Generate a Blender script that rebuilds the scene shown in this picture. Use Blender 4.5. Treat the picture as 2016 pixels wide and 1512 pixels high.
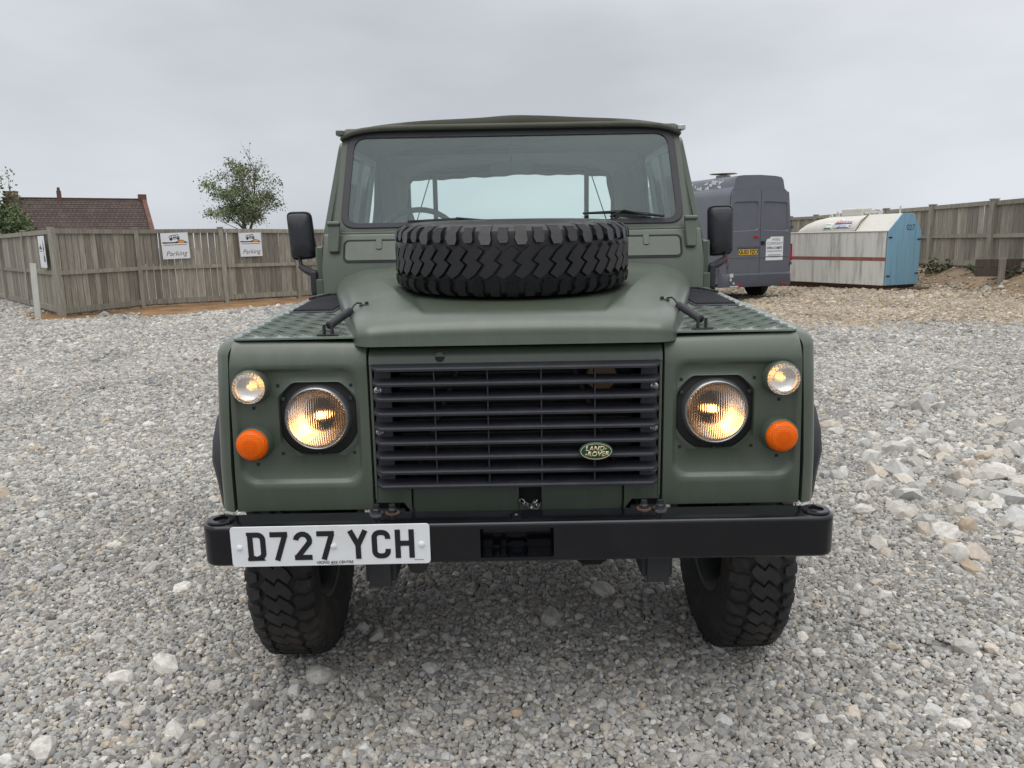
import bpy, bmesh, math, random
import numpy as np
from mathutils import Vector, Matrix
from math import pi, sin, cos, radians
random.seed(7)
rng = np.random.default_rng(11)
for o in list(bpy.data.objects):
    bpy.data.objects.remove(o)
SC = bpy.context.scene
COL = SC.collection

# ------------------------------------------------------------------ camera
cam = bpy.data.cameras.new('camera')
cam.sensor_width = 36.0
cam.lens = 36.0 * 1513.54 / 2016.0
cam.clip_start = 0.05
cam.clip_end = 3000
cam_ob = bpy.data.objects.new('camera', cam)
COL.objects.link(cam_ob)
cam_ob.matrix_world = (Matrix.Translation((-.0081, -2.0561, 1.4083)) @ Matrix.Rotation(.0013, 4, 'Z')
                       @ Matrix.Rotation(pi / 2 - .1841, 4, 'X') @ Matrix.Rotation(-.0176, 4, 'Z'))
SC.camera = cam_ob

# ------------------------------------------------------------------ sky, sun, exposure
SUN_EL, SUN_AZ = radians(76), radians(200)
world = bpy.data.worlds.new('World')
SC.world = world
world.use_nodes = True
wn = world.node_tree.nodes
wl = world.node_tree.links
wn.clear()
w_out = wn.new('ShaderNodeOutputWorld')
w_bg = wn.new('ShaderNodeBackground')
w_bg.inputs['Strength'].default_value = 0.1
sky = wn.new('ShaderNodeTexSky')
sky.sky_type = 'NISHITA'
sky.sun_disc = False
sky.sun_elevation = SUN_EL
sky.sun_rotation = SUN_AZ
sky.dust_density = 3.0
tc = wn.new('ShaderNodeTexCoord')
# overcast: cloud sheets seen at a low angle, brighter towards the zenith
sep = wn.new('ShaderNodeSeparateXYZ')
wl.new(tc.outputs['Generated'], sep.inputs[0])
mp = wn.new('ShaderNodeMapping')
mp.inputs['Scale'].default_value = (1.0, 1.0, 2.7)
mp.inputs['Location'].default_value = (3.1, .4, 1.3)
wl.new(tc.outputs['Generated'], mp.inputs['Vector'])
n1 = wn.new('ShaderNodeTexNoise')
n1.inputs['Scale'].default_value = 1.5
n1.inputs['Detail'].default_value = 5
n1.inputs['Roughness'].default_value = .48
wl.new(mp.outputs[0], n1.inputs['Vector'])
crs = wn.new('ShaderNodeValToRGB')
crs.color_ramp.elements[0].position = .36
crs.color_ramp.elements[0].color = (5.7, 5.9, 6.3, 1)
crs.color_ramp.elements[1].position = .64
crs.color_ramp.elements[1].color = (8.0, 8.2, 8.55, 1)
wl.new(n1.outputs['Fac'], crs.inputs[0])
grad = wn.new('ShaderNodeValToRGB')
grad.color_ramp.elements[0].position = 0.0
grad.color_ramp.elements[0].color = (1.0, 1.03, 1.05, 1)
grad.color_ramp.elements[1].position = 1.0
grad.color_ramp.elements[1].color = (2.25, 2.2, 2.12, 1)
e = grad.color_ramp.elements.new(.25)
e.color = (.99, .99, 1.0, 1)
wl.new(sep.outputs['Z'], grad.inputs[0])
mul = wn.new('ShaderNodeMix')
mul.data_type = 'RGBA'
mul.blend_type = 'MULTIPLY'
mul.inputs['Factor'].default_value = 1
wl.new(crs.outputs['Color'], mul.inputs['A'])
wl.new(grad.outputs['Color'], mul.inputs['B'])
mixs = wn.new('ShaderNodeMix')
mixs.data_type = 'RGBA'
mixs.inputs['Factor'].default_value = .93
wl.new(sky.outputs['Color'], mixs.inputs['A'])
wl.new(mul.outputs['Result'], mixs.inputs['B'])
wl.new(mixs.outputs['Result'], w_bg.inputs['Color'])
wl.new(w_bg.outputs[0], w_out.inputs[0])
sun = bpy.data.lights.new('sun', 'SUN')
sun.energy = 1.4
sun.angle = radians(60)
sun.color = (1.0, .97, .92)
sun_ob = bpy.data.objects.new('sun', sun)
COL.objects.link(sun_ob)
sun_ob.rotation_euler = (pi / 2 - SUN_EL, 0, pi - SUN_AZ)
SC.view_settings.view_transform = 'Standard'
SC.view_settings.look = 'None'
SC.view_settings.exposure = 0.0
SC.view_settings.gamma = 1.0
SC.view_settings.use_curve_mapping = False

# ------------------------------------------------------------------ helpers
def tag(o, label=None, cat=None, group=None, kind=None):
    if label: o['label'] = label
    if cat: o['category'] = cat
    if group: o['group'] = group
    if kind: o['kind'] = kind
    return o

def empty(name, loc=(0, 0, 0), rz=0, parent=None):
    o = bpy.data.objects.new(name, None)
    COL.objects.link(o)
    o.location = loc
    o.rotation_euler = (0, 0, rz)
    o.empty_display_size = .1
    if parent: o.parent = parent
    return o

def link_mesh(name, me, mat=None, parent=None):
    o = bpy.data.objects.new(name, me)
    COL.objects.link(o)
    if mat is not None:
        me.materials.clear()
        me.materials.append(mat)
    if parent: o.parent = parent
    return o

def copy_ob(o, parent):
    c = o.copy()
    COL.objects.link(c)
    c.parent = parent
    return c

class MB:
    def __init__(s):
        s.v, s.f = [], []
    def add(s, vs, fs):
        b = len(s.v)
        s.v += [tuple(p) for p in vs]
        s.f += [tuple(i + b for i in f) for f in fs]
        return s
    def box(s, a, b, M=None):
        x0, y0, z0 = a
        x1, y1, z1 = b
        vs = [(x0, y0, z0), (x1, y0, z0), (x1, y1, z0), (x0, y1, z0), (x0, y0, z1), (x1, y0, z1), (x1, y1, z1), (x0, y1, z1)]
        if M is not None: vs = [tuple(M @ Vector(p)) for p in vs]
        return s.add(vs, [(0, 3, 2, 1), (4, 5, 6, 7), (0, 1, 5, 4), (1, 2, 6, 5), (2, 3, 7, 6), (3, 0, 4, 7)])
    def tube(s, pts, r, n=8, cap=True, closed=False):
        pts = [Vector(p) for p in pts]
        rs = r if isinstance(r, (list, tuple)) else [r] * len(pts)
        vs, fs = [], []
        m = len(pts)
        up = Vector((0, 0, 1))
        prev = None
        for i, p in enumerate(pts):
            if closed: d = pts[(i + 1) % m] - pts[i - 1]
            else: d = pts[min(i + 1, m - 1)] - pts[max(i - 1, 0)]
            d.normalize()
            if prev is None:
                a = d.cross(up)
                if a.length < .05: a = d.cross(Vector((1, 0, 0)))
            else:
                a = prev - d * prev.dot(d)
            a.normalize()
            prev = a.copy()
            b = d.cross(a)
            for k in range(n):
                t = 2 * pi * k / n
                vs.append(p + (a * cos(t) + b * sin(t)) * rs[i])
        for i in range(m if closed else m - 1):
            j = (i + 1) % m
            for k in range(n):
                fs.append((i * n + k, i * n + (k + 1) % n, j * n + (k + 1) % n, j * n + k))
        if cap and not closed:
            fs.append(tuple(range(n - 1, -1, -1)))
            fs.append(tuple((m - 1) * n + k for k in range(n)))
        return s.add(vs, fs)
    def lathe(s, prof, n=32, M=None, cap0=False, cap1=False):
        """prof: list of (r, h); axis is +Z of M"""
        M = M or Matrix()
        vs, fs = [], []
        for r, h in prof:
            for k in range(n):
                t = 2 * pi * k / n
                vs.append(M @ Vector((r * cos(t), r * sin(t), h)))
        for i in range(len(prof) - 1):
            for k in range(n):
                fs.append((i * n + k, i * n + (k + 1) % n, (i + 1) * n + (k + 1) % n, (i + 1) * n + k))
        if cap0: fs.append(tuple(range(n - 1, -1, -1)))
        if cap1: fs.append(tuple((len(prof) - 1) * n + k for k in range(n)))
        return s.add(vs, fs)
    def prism(s, poly, h0, h1, M=None):
        """poly in local xy, extruded local z h0..h1"""
        M = M or Matrix()
        n = len(poly)
        vs = [M @ Vector((p[0], p[1], h0)) for p in poly] + [M @ Vector((p[0], p[1], h1)) for p in poly]
        fs = [tuple(range(n - 1, -1, -1)), tuple(range(n, 2 * n))]
        fs += [(i, (i + 1) % n, n + (i + 1) % n, n + i) for i in range(n)]
        return s.add(vs, fs)
    def loops(s, loops, cap0=False, cap1=False, closed=True):
        n = len(loops[0])
        vs = [p for l in loops for p in l]
        fs = []
        for i in range(len(loops) - 1):
            for k in range(n if closed else n - 1):
                fs.append((i * n + k, i * n + (k + 1) % n, (i + 1) * n + (k + 1) % n, (i + 1) * n + k))
        if cap0: fs.append(tuple(range(n - 1, -1, -1)))
        if cap1: fs.append(tuple((len(loops) - 1) * n + k for k in range(n)))
        return s.add(vs, fs)
    def mesh(s, name, smooth=35, fix=True):
        me = bpy.data.meshes.new(name)
        me.from_pydata([tuple(p) for p in s.v], [], s.f)
        if fix:
            bm = bmesh.new()
            bm.from_mesh(me)
            bmesh.ops.recalc_face_normals(bm, faces=bm.faces)
            bm.to_mesh(me)
            bm.free()
        if smooth:
            me.polygons.foreach_set('use_smooth', [True] * len(me.polygons))
            me.set_sharp_from_angle(angle=radians(smooth))
        me.update()
        return me
    def build(s, name, mat, parent=None, smooth=35, bevel=0, seg=2, fix=True, solid=0):
        o = link_mesh(name, s.mesh(name, smooth, fix), mat, parent)
        if solid:
            m = o.modifiers.new('solid', 'SOLIDIFY')
            m.thickness = solid
            m.offset = -1
        if bevel:
            m = o.modifiers.new('bevel', 'BEVEL')
            m.width = bevel
            m.segments = seg
            m.limit_method = 'ANGLE'
            m.angle_limit = radians(40)
        return o

def rrect(x0, z0, x1, z1, r, n=6):
    out = []
    for cx, cz, a0 in ((x1 - r, z1 - r, 0), (x0 + r, z1 - r, 90), (x0 + r, z0 + r, 180), (x1 - r, z0 + r, 270)):
        for k in range(n + 1):
            a = radians(a0 + 90 * k / n)
            out.append((cx + r * cos(a), cz + r * sin(a)))
    return out

def round_poly(poly, r, n=5):
    out = []
    m = len(poly)
    for i in range(m):
        p, a, b = Vector(poly[i]), Vector(poly[i - 1]), Vector(poly[(i + 1) % m])
        u, w = (a - p), (b - p)
        q = min(r, u.length * .45, w.length * .45)
        s0, s1 = p + u.normalized() * q, p + w.normalized() * q
        for k in range(n + 1):
            t = k / n
            out.append(tuple(s0 * (1 - t) ** 2 + p * 2 * t * (1 - t) + s1 * t * t))
    return out

def circ(cx, cz, r, n=40):
    return [(cx + r * cos(2 * pi * k / n), cz + r * sin(2 * pi * k / n)) for k in range(n)]

def radial(poly, c, ang):
    d = (cos(ang), sin(ang))
    best = None
    m = len(poly)
    for i in range(m):
        ax, az = poly[i][0] - c[0], poly[i][1] - c[1]
        bx, bz = poly[(i + 1) % m][0] - c[0], poly[(i + 1) % m][1] - c[1]
        ex, ez = bx - ax, bz - az
        den = d[0] * ez - d[1] * ex
        if abs(den) < 1e-12: continue
        t = (ax * ez - az * ex) / den
        u = (ax * d[1] - az * d[0]) / den
        if t > 0 and -1e-6 <= u <= 1 + 1e-6:
            if best is None or t < best: best = t
    best = best or 0
    return (c[0] + d[0] * best, c[1] + d[1] * best)

def star_loops(polys, c, base=48):
    """resample star shaped polygons about c on one common set of angles"""
    A = [2 * pi * k / base for k in range(base)]
    for p in polys:
        A += [math.atan2(q[1] - c[1], q[0] - c[0]) % (2 * pi) for q in p]
    A.sort()
    B = [A[0]]
    for a in A[1:]:
        if a - B[-1] > 1e-4: B.append(a)
    return [[radial(p, c, a) for a in B] for p in polys]

def ring_plate(mb, outer, inner, d0, d1, M, c=None):
    """flat ring between two outlines (local xy of M), from depth d0 to d1 (local z)"""
    if c is None: c = (sum(p[0] for p in inner) / len(inner), sum(p[1] for p in inner) / len(inner))
    lo, li = star_loops([outer, inner], c)
    P = lambda L, d: [M @ Vector((p[0], p[1], d)) for p in L]
    mb.loops([P(li, d1), P(li, d0), P(lo, d0), P(lo, d1), P(li, d1)])
    return mb

FRONT = Matrix(((1, 0, 0, 0), (0, 0, 1, 0), (0, 1, 0, 0), (0, 0, 0, 1)))   # local (x, z, y-depth) -> world

def ss(a, b, x):
    t = np.clip((x - a) / (b - a), 0, 1)
    return t * t * (3 - 2 * t)

# ------------------------------------------------------------------ materials
def nmat(name):
    m = bpy.data.materials.new(name)
    m.use_nodes = True
    nt = m.node_tree
    b = nt.nodes['Principled BSDF']
    return m, nt, b

def N(nt, t, **kw):
    n = nt.nodes.new(t)
    for k, v in kw.items():
        if k in n.inputs: n.inputs[k].default_value = v
        else: setattr(n, k, v)
    return n

def pbr(name, col, rough=.5, metal=0, var=.12, scale=6, bump=0, bscale=60, stretch=None, dirt=None, dirt_amt=.5,
        dirt_scale=3, coat=0, spec=.5, rvar=.12, rnd=0, detail=6):
    m, nt, b = nmat(name)
    L = nt.links
    tcn = N(nt, 'ShaderNodeTexCoord')
    src = tcn.outputs['Object']
    if stretch:
        mpn = N(nt, 'ShaderNodeMapping')
        mpn.inputs['Scale'].default_value = stretch
        L.new(src, mpn.inputs['Vector'])
        src = mpn.outputs[0]
    oi = None
    if rnd:
        oi = N(nt, 'ShaderNodeObjectInfo')
        ad = N(nt, 'ShaderNodeVectorMath', operation='MULTIPLY_ADD')
        L.new(oi.outputs['Random'], ad.inputs[0])
        ad.inputs[1].default_value = (37, 51, 23)
        L.new(src, ad.inputs[2])
        src = ad.outputs[0]
    n = N(nt, 'ShaderNodeTexNoise', Scale=scale, Detail=detail, Roughness=.6)
    L.new(src, n.inputs['Vector'])
    r = N(nt, 'ShaderNodeValToRGB')
    r.color_ramp.elements[0].position = .3
    r.color_ramp.elements[1].position = .7
    r.color_ramp.elements[0].color = tuple(max(0, c * (1 - var)) for c in col) + (1,)
    r.color_ramp.elements[1].color = tuple(c * (1 + var) for c in col) + (1,)
    L.new(n.outputs['Fac'], r.inputs[0])
    cur = r.outputs['Color']
    if dirt:
        n2 = N(nt, 'ShaderNodeTexNoise', Scale=dirt_scale, Detail=8, Roughness=.7)
        L.new(src, n2.inputs['Vector'])
        r2 = N(nt, 'ShaderNodeValToRGB')
        r2.color_ramp.elements[0].position = .5
        r2.color_ramp.elements[1].position = .72
        L.new(n2.outputs['Fac'], r2.inputs[0])
        mm = N(nt, 'ShaderNodeMath', operation='MULTIPLY')
        mm.inputs[1].default_value = dirt_amt
        L.new(r2.outputs['Color'], mm.inputs[0])
        mx = N(nt, 'ShaderNodeMix', data_type='RGBA')
        mx.inputs['B'].default_value = tuple(dirt) + (1,)
        L.new(mm.outputs[0], mx.inputs['Factor'])
        L.new(cur, mx.inputs['A'])
        cur = mx.outputs['Result']
    if rnd:
        hs = N(nt, 'ShaderNodeHueSaturation')
        mr = N(nt, 'ShaderNodeMapRange')
        mr.inputs['To Min'].default_value = 1 - rnd
        mr.inputs['To Max'].default_value = 1 + rnd
        L.new(oi.outputs['Random'], mr.inputs['Value'])
        L.new(mr.outputs[0], hs.inputs['Value'])
        L.new(cur, hs.inputs['Color'])
        cur = hs.outputs[0]
    L.new(cur, b.inputs['Base Color'])
    mr = N(nt, 'ShaderNodeMapRange')
    mr.inputs['To Min'].default_value = max(.02, rough - rvar)
    mr.inputs['To Max'].default_value = min(1, rough + rvar)
    n3 = N(nt, 'ShaderNodeTexNoise', Scale=scale * 2.3, Detail=5)
    L.new(src, n3.inputs['Vector'])
    L.new(n3.outputs['Fac'], mr.inputs['Value'])
    L.new(mr.outputs[0], b.inputs['Roughness'])
    b.inputs['Metallic'].default_value = metal
    b.inputs['Coat Weight'].default_value = coat
    b.inputs['Specular IOR Level'].default_value = spec
    if bump:
        nb = N(nt, 'ShaderNodeTexNoise', Scale=bscale, Detail=4)
        L.new(src, nb.inputs['Vector'])
        bp = N(nt, 'ShaderNodeBump', Strength=bump, Distance=.01)
        L.new(nb.outputs['Fac'], bp.inputs['Height'])
        L.new(bp.outputs[0], b.inputs['Normal'])
    return m

def emis(name, col, strength, base=(.8, .8, .8)):
    m, nt, b = nmat(name)
    b.inputs['Base Color'].default_value = base + (1,)
    b.inputs['Emission Color'].default_value = col + (1,)
    b.inputs['Emission Strength'].default_value = strength
    return m

def sheet_glass(name, tint, refl=.12, rough=.02, haze=0, ior=1.45):
    """thin pane: tinted see-through plus mirror reflection and a dusty haze that paints in reflected sky"""
    m, nt, b = nmat(name)
    L = nt.links
    out = nt.nodes['Material Output']
    nt.nodes.remove(b)
    tr = N(nt, 'ShaderNodeBsdfTransparent')
    tr.inputs[0].default_value = tint + (1,)
    gl = N(nt, 'ShaderNodeBsdfGlossy', Roughness=rough)
    gl.inputs['Color'].default_value = (.95, 1, 1, 1)
    lw = N(nt, 'ShaderNodeFresnel', IOR=ior)
    mr = N(nt, 'ShaderNodeMath', operation='ADD')
    mr.use_clamp = True
    mr.inputs[1].default_value = refl
    L.new(lw.outputs[0], mr.inputs[0])
    mx = N(nt, 'ShaderNodeMixShader')
    L.new(mr.outputs[0], mx.inputs[0])
    L.new(tr.outputs[0], mx.inputs[1])
    L.new(gl.outputs[0], mx.inputs[2])
    cur = mx.outputs[0]
    if haze:
        df = N(nt, 'ShaderNodeBsdfDiffuse')
        df.inputs[0].default_value = (.42, .5, .52, 1)  # pale diffuse tint imitating sky reflected in the pane
        tcn = N(nt, 'ShaderNodeTexCoord')
        nn = N(nt, 'ShaderNodeTexNoise', Scale=3, Detail=6)
        L.new(tcn.outputs['Object'], nn.inputs['Vector'])
        m2 = N(nt, 'ShaderNodeMapRange')
        m2.inputs['To Min'].default_value = haze * .7
        m2.inputs['To Max'].default_value = haze * 1.3
        L.new(nn.outputs['Fac'], m2.inputs['Value'])
        mx2 = N(nt, 'ShaderNodeMixShader')
        L.new(m2.outputs[0], mx2.inputs[0])
        L.new(cur, mx2.inputs[1])
        L.new(df.outputs[0], mx2.inputs[2])
        cur = mx2.outputs[0]
    L.new(cur, out.inputs[0])
    return m

M = {}
M['paint'] = pbr('olive_paint', (.064, .084, .060), .44, var=.10, scale=2.2, bump=.045, bscale=7, dirt=(.105, .115, .095), dirt_amt=.32, dirt_scale=4, rvar=.09, spec=.5, coat=.6)
def wear(m):
    nt = m.node_tree
    L = nt.links
    b = nt.nodes['Principled BSDF']
    src = b.inputs['Base Color'].links[0].from_socket
    tcn = N(nt, 'ShaderNodeTexCoord')
    for scl, st, lo, hi, amt, col in ((6, (3, 3, .5), .50, .75, .30, (.125, .130, .108, 1)), (55, (1, 1, 1), .66, .72, .35, (.16, .165, .145, 1)), (23, (1, 1, 1), .735, .75, .8, (.03, .03, .028, 1))):
        mpn = N(nt, 'ShaderNodeMapping')
        mpn.inputs['Scale'].default_value = st
        L.new(tcn.outputs['Object'], mpn.inputs[0])
        no = N(nt, 'ShaderNodeTexNoise', Scale=scl, Detail=5, Roughness=.65)
        L.new(mpn.outputs[0], no.inputs['Vector'])
        mr = N(nt, 'ShaderNodeMapRange')
        mr.inputs['From Min'].default_value = lo
        mr.inputs['From Max'].default_value = hi
        mr.inputs['To Max'].default_value = amt
        L.new(no.outputs['Fac'], mr.inputs['Value'])
        mx = N(nt, 'ShaderNodeMix', data_type='RGBA')
        mx.inputs['B'].default_value = col
        L.new(mr.outputs[0], mx.inputs['Factor'])
        L.new(src, mx.inputs['A'])
        src = mx.outputs['Result']
    L.new(src, b.inputs['Base Color'])
wear(M['paint'])
M['paint'].node_tree.nodes['Principled BSDF'].inputs['Coat Roughness'].default_value = .28
M['paint_dark'] = pbr('olive_paint_inside', (.020, .026, .022), .6, var=.1)
M['chequer'] = pbr('sky_paled_tread_plate', (.17, .205, .175), .28, var=.1, scale=8, dirt=(.14, .145, .125), dirt_amt=.4, dirt_scale=9, rvar=.08, coat=.5)  # same olive paint, base colour lifted to carry the sky highlight
M['chequer'].node_tree.nodes['Principled BSDF'].inputs['Coat Roughness'].default_value = .25
M['black_plastic'] = pbr('black_plastic', (.022, .023, .030), .55, var=.2, scale=20, bump=.08, bscale=900, dirt=(.06, .06, .062), dirt_amt=.3, dirt_scale=8)
M['grille'] = pbr('grille_plastic', (.027, .028, .037), .5, var=.15, scale=20, bump=.08, bscale=700, dirt=(.05, .05, .055), dirt_amt=.35, dirt_scale=9)
M['bumper'] = pbr('black_gloss_steel', (.006, .0065, .009), .13, var=.25, scale=7, bump=.05, bscale=18, rvar=.05, dirt=(.016, .016, .02), dirt_amt=.2, dirt_scale=7)
M['rubber'] = pbr('tyre_rubber', (.0125, .0125, .0155), .46, var=.25, scale=9, bump=.1, bscale=260, dirt=(.04, .039, .037), dirt_amt=.35, dirt_scale=6)
M['rubber_dusty'] = pbr('dusty_tyre_rubber', (.017, .017, .018), .75, var=.3, scale=6, bump=.1, bscale=260, dirt=(.085, .068, .05), dirt_amt=.75, dirt_scale=5)
M['dark'] = pbr('underbody_black', (.008, .008, .009), .7, var=.3)
M['chassis'] = pbr('chassis_paint', (.022, .024, .028), .55, var=.3, dirt=(.06, .05, .04), dirt_amt=.5)
M['steel'] = pbr('zinc_steel', (.50, .50, .50), .32, metal=1, var=.15, scale=40)
M['rusty'] = pbr('rusty_steel', (.10, .055, .035), .8, var=.4, scale=20, bump=.3, bscale=120)
M['canvas'] = pbr('olive_canvas', (.085, .086, .066), .85, var=.15, scale=4, bump=.12, bscale=350, dirt=(.19, .165, .12), dirt_amt=.7, dirt_scale=2.2)
M['seal'] = pbr('rubber_seal', (.040, .040, .047), .5, var=.15)
M['seat'] = pbr('grey_vinyl', (.03, .03, .032), .55, var=.15)
M['white'] = pbr('white_plastic', (.78, .80, .82), .3, var=.03, dirt=(.58, .57, .53), dirt_amt=.45, dirt_scale=9)
M['ink'] = pbr('black_ink', (.012, .012, .014), .4, var=.1)
M['ink_grey'] = pbr('grey_ink', (.10, .10, .11), .5, var=.1)
M['badge_green'] = pbr('badge_green', (.008, .05, .028), .25, var=.1)
M['badge_gold'] = pbr('badge_gold', (.62, .56, .34), .3, var=.05, metal=.3)
M['glass'] = sheet_glass('windscreen_glass', (.91, 1.0, .975), refl=.03, haze=.03)
M['side_glass'] = sheet_glass('side_window_glass', (.93, .985, .98), refl=.0, ior=1.06)
M['chrome'] = pbr('lamp_reflector', (.92, .92, .92), .24, metal=1, var=.02, rvar=.04)
M['mirror'] = pbr('mirror_silver', (.88, .88, .88), .03, metal=1, var=.02, rvar=.02)
M['rimgrey'] = pbr('lamp_rim', (.32, .33, .34), .3, metal=.8, var=.1)
M['brass'] = pbr('brass_disc', (.20, .12, .05), .45, metal=.2, var=.2)
M['bulb'] = emis('lit_headlamp_bulb', (1.0, .48, .15), 11)
M['bulb_small'] = emis('lit_sidelamp_bulb', (1.0, .50, .10), 2.0)

def lens_mat(name, col, scale, rough, bump, vertical=False, ior=1.35):
    m, nt, b = nmat(name)
    L = nt.links
    b.inputs['Base Color'].default_value = col + (1,)
    b.inputs['Transmission Weight'].default_value = 1
    b.inputs['Roughness'].default_value = rough
    b.inputs['IOR'].default_value = ior
    tcn = N(nt, 'ShaderNodeTexCoord')
    bp = N(nt, 'ShaderNodeBump', Strength=bump, Distance=.002)
    if vertical:
        w = N(nt, 'ShaderNodeTexWave', Scale=scale)
        w.bands_direction = 'X'
        L.new(tcn.outputs['Object'], w.inputs['Vector'])
        L.new(w.outputs['Fac'], bp.inputs['Height'])
    else:
        w = N(nt, 'ShaderNodeTexVoronoi', Scale=scale)
        w.inputs['Randomness'].default_value = .05
        L.new(tcn.outputs['Object'], w.inputs['Vector'])
        L.new(w.outputs['Distance'], bp.inputs['Height'])
    L.new(bp.outputs[0], b.inputs['Normal'])
    return m
M['lens'] = lens_mat('headlamp_glass', (1, 1, 1), 48, .20, .8, True, 1.35)
M['lens_clear'] = lens_mat('clear_sidelamp_lens', (.93, .92, .90), 110, .26, 1.0)

def amber():
    m, nt, b = nmat('amber_lens')
    L = nt.links
    b.inputs['Roughness'].default_value = .16
    b.inputs['Coat Weight'].default_value = 0
    b.inputs['Specular IOR Level'].default_value = .25
    tcn = N(nt, 'ShaderNodeTexCoord')
    w = N(nt, 'ShaderNodeTexVoronoi', Scale=190)
    w.inputs['Randomness'].default_value = .05
    L.new(tcn.outputs['Object'], w.inputs['Vector'])
    r = N(nt, 'ShaderNodeValToRGB')
    r.color_ramp.elements[0].color = (1.0, .20, .004, 1)
    r.color_ramp.elements[1].color = (.72, .10, .001, 1)
    r.color_ramp.elements[1].position = .75
    L.new(w.outputs['Distance'], r.inputs[0])
    L.new(r.outputs[0], b.inputs['Base Color'])
    b.inputs['Subsurface Weight'].default_value = .3
    b.inputs['Subsurface Radius'].default_value = (.02, .006, .001)
    bp = N(nt, 'ShaderNodeBump', Strength=.5, Distance=.002)
    L.new(w.outputs['Distance'], bp.inputs['Height'])
    L.new(bp.outputs[0], b.inputs['Normal'])
    return m
M['amber'] = amber()

def wood(name, col, rnd=.16):
    return pbr(name, col, .85, var=.38, scale=5, bump=.35, bscale=9, stretch=(9, 9, .55), dirt=(col[0] * .5, col[1] * .52, col[2] * .5),
               dirt_amt=.6, dirt_scale=1.6, rnd=rnd)
M['board'] = wood('weathered_board', (.262, .240, .198), .34)
M['post'] = wood('weathered_post', (.285, .268, .222), .14)
M['rail'] = wood('weathered_rail', (.262, .245, .20), .18)
M['sleeper'] = wood('dark_sleeper', (.075, .058, .048), .2)

# text and lettering -------------------------------------------------
def text_mesh(s, size, shear=0, offset=0, align='CENTER', spacing=1):
    cu = bpy.data.curves.new('t', 'FONT')
    cu.body = s
    cu.size = size
    cu.shear = shear
    cu.offset = offset
    cu.align_x = align
    cu.align_y = 'CENTER'
    cu.space_character = spacing
    cu.resolution_u = 3
    ob = bpy.data.objects.new('t', cu)
    me = bpy.data.meshes.new_from_object(ob)
    bpy.data.objects.remove(ob)
    return me

def text_part(name, s, size, Mx, mat, parent, depth=.001, **kw):
    me = text_mesh(s, size, **kw)
    bm = bmesh.new()
    bm.from_mesh(me)
    bmesh.ops.remove_doubles(bm, verts=bm.verts, dist=1e-6)
    g = bmesh.ops.extrude_face_region(bm, geom=bm.faces[:])
    bmesh.ops.translate(bm, verts=[v for v in g['geom'] if isinstance(v, bmesh.types.BMVert)], vec=(0, 0, depth))
    bmesh.ops.transform(bm, matrix=Mx, verts=bm.verts)
    bmesh.ops.recalc_face_normals(bm, faces=bm.faces)
    bm.to_mesh(me)
    bm.free()
    me.name = name
    return link_mesh(name, me, mat, parent)

def plane_M(o, right, up):
    r = Vector(right).normalized()
    u = Vector(up).normalized()
    n = r.cross(u)
    return Matrix(((r.x, u.x, n.x, o[0]), (r.y, u.y, n.y, o[1]), (r.z, u.z, n.z, o[2]), (0, 0, 0, 1)))

def ribbon(pts, w):
    """stroke outline quads with mitred joints, in 2D"""
    P = [Vector(p) for p in pts]
    Ls, Rs = [], []
    for i, p in enumerate(P):
        d0 = (P[i] - P[i - 1]).normalized() if i else (P[1] - P[0]).normalized()
        d1 = (P[i + 1] - P[i]).normalized() if i < len(P) - 1 else d0
        n0, n1 = Vector((-d0.y, d0.x)), Vector((-d1.y, d1.x))
        m = (n0 + n1).normalized()
        k = (w / 2) / max(.45, m.dot(n0))
        Ls.append(p + m * k)
        Rs.append(p - m * k)
    return Ls, Rs

def arc(cx, cy, r, a0, a1, n=6):
    return [(cx + r * cos(radians(a0 + (a1 - a0) * k / n)), cy + r * sin(radians(a0 + (a1 - a0) * k / n))) for k in range(n + 1)]

# plate letters, 50 x 79 mm, 14 mm stroke, as centre lines in mm
GL = {
    'D': [[(9, 7), (33, 7)] + arc(29, 21, 14, -90, 0)[1:] + arc(29, 58, 14, 0, 90) + [(9, 72)], [(10, 0), (10, 79)], [(1, 74.5), (10, 74.5)], [(1, 4.5), (10, 4.5)]],
    '7': [[(1, 72), (47, 72)], [(40.5, 70), (17, 0)]],
    '2': [[(7, 56)] + arc(25, 54, 18, 170, -20, 8) + [(8, 7)], [(2, 7), (48, 7)]],
    'Y': [[(5, 79), (25, 38)], [(45, 79), (25, 38)], [(25, 42), (25, 0)]],
    'C': [arc(25, 56, 17, 0, 180, 8) + arc(25, 23, 17, 180, 360, 8)],
    'H': [[(7, 0), (7, 79)], [(43, 0), (43, 79)], [(7, 41), (43, 41)]],
}
GL['C'] = [[(42, 54)] + arc(28, 58, 14, 0, 90) + arc(21, 58, 14, 90, 180) + arc(21, 21, 14, 180, 270) + arc(28, 21, 14, 270, 360) + [(42, 26)]]

def glyph(mb, ch, Mx, s=.001, depth=.0012, w=14):
    for k, st in enumerate(GL[ch]):
        ww = 9 if (ch == 'D' and k >= 2) else w
        Ls, Rs = ribbon(st, ww)
        for i in range(len(Ls) - 1):
            q = [Rs[i], Rs[i + 1], Ls[i + 1], Ls[i]]
            mb.prism([(p[0] * s, p[1] * s) for p in q], 0, depth + k * .00006, Mx)

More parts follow.
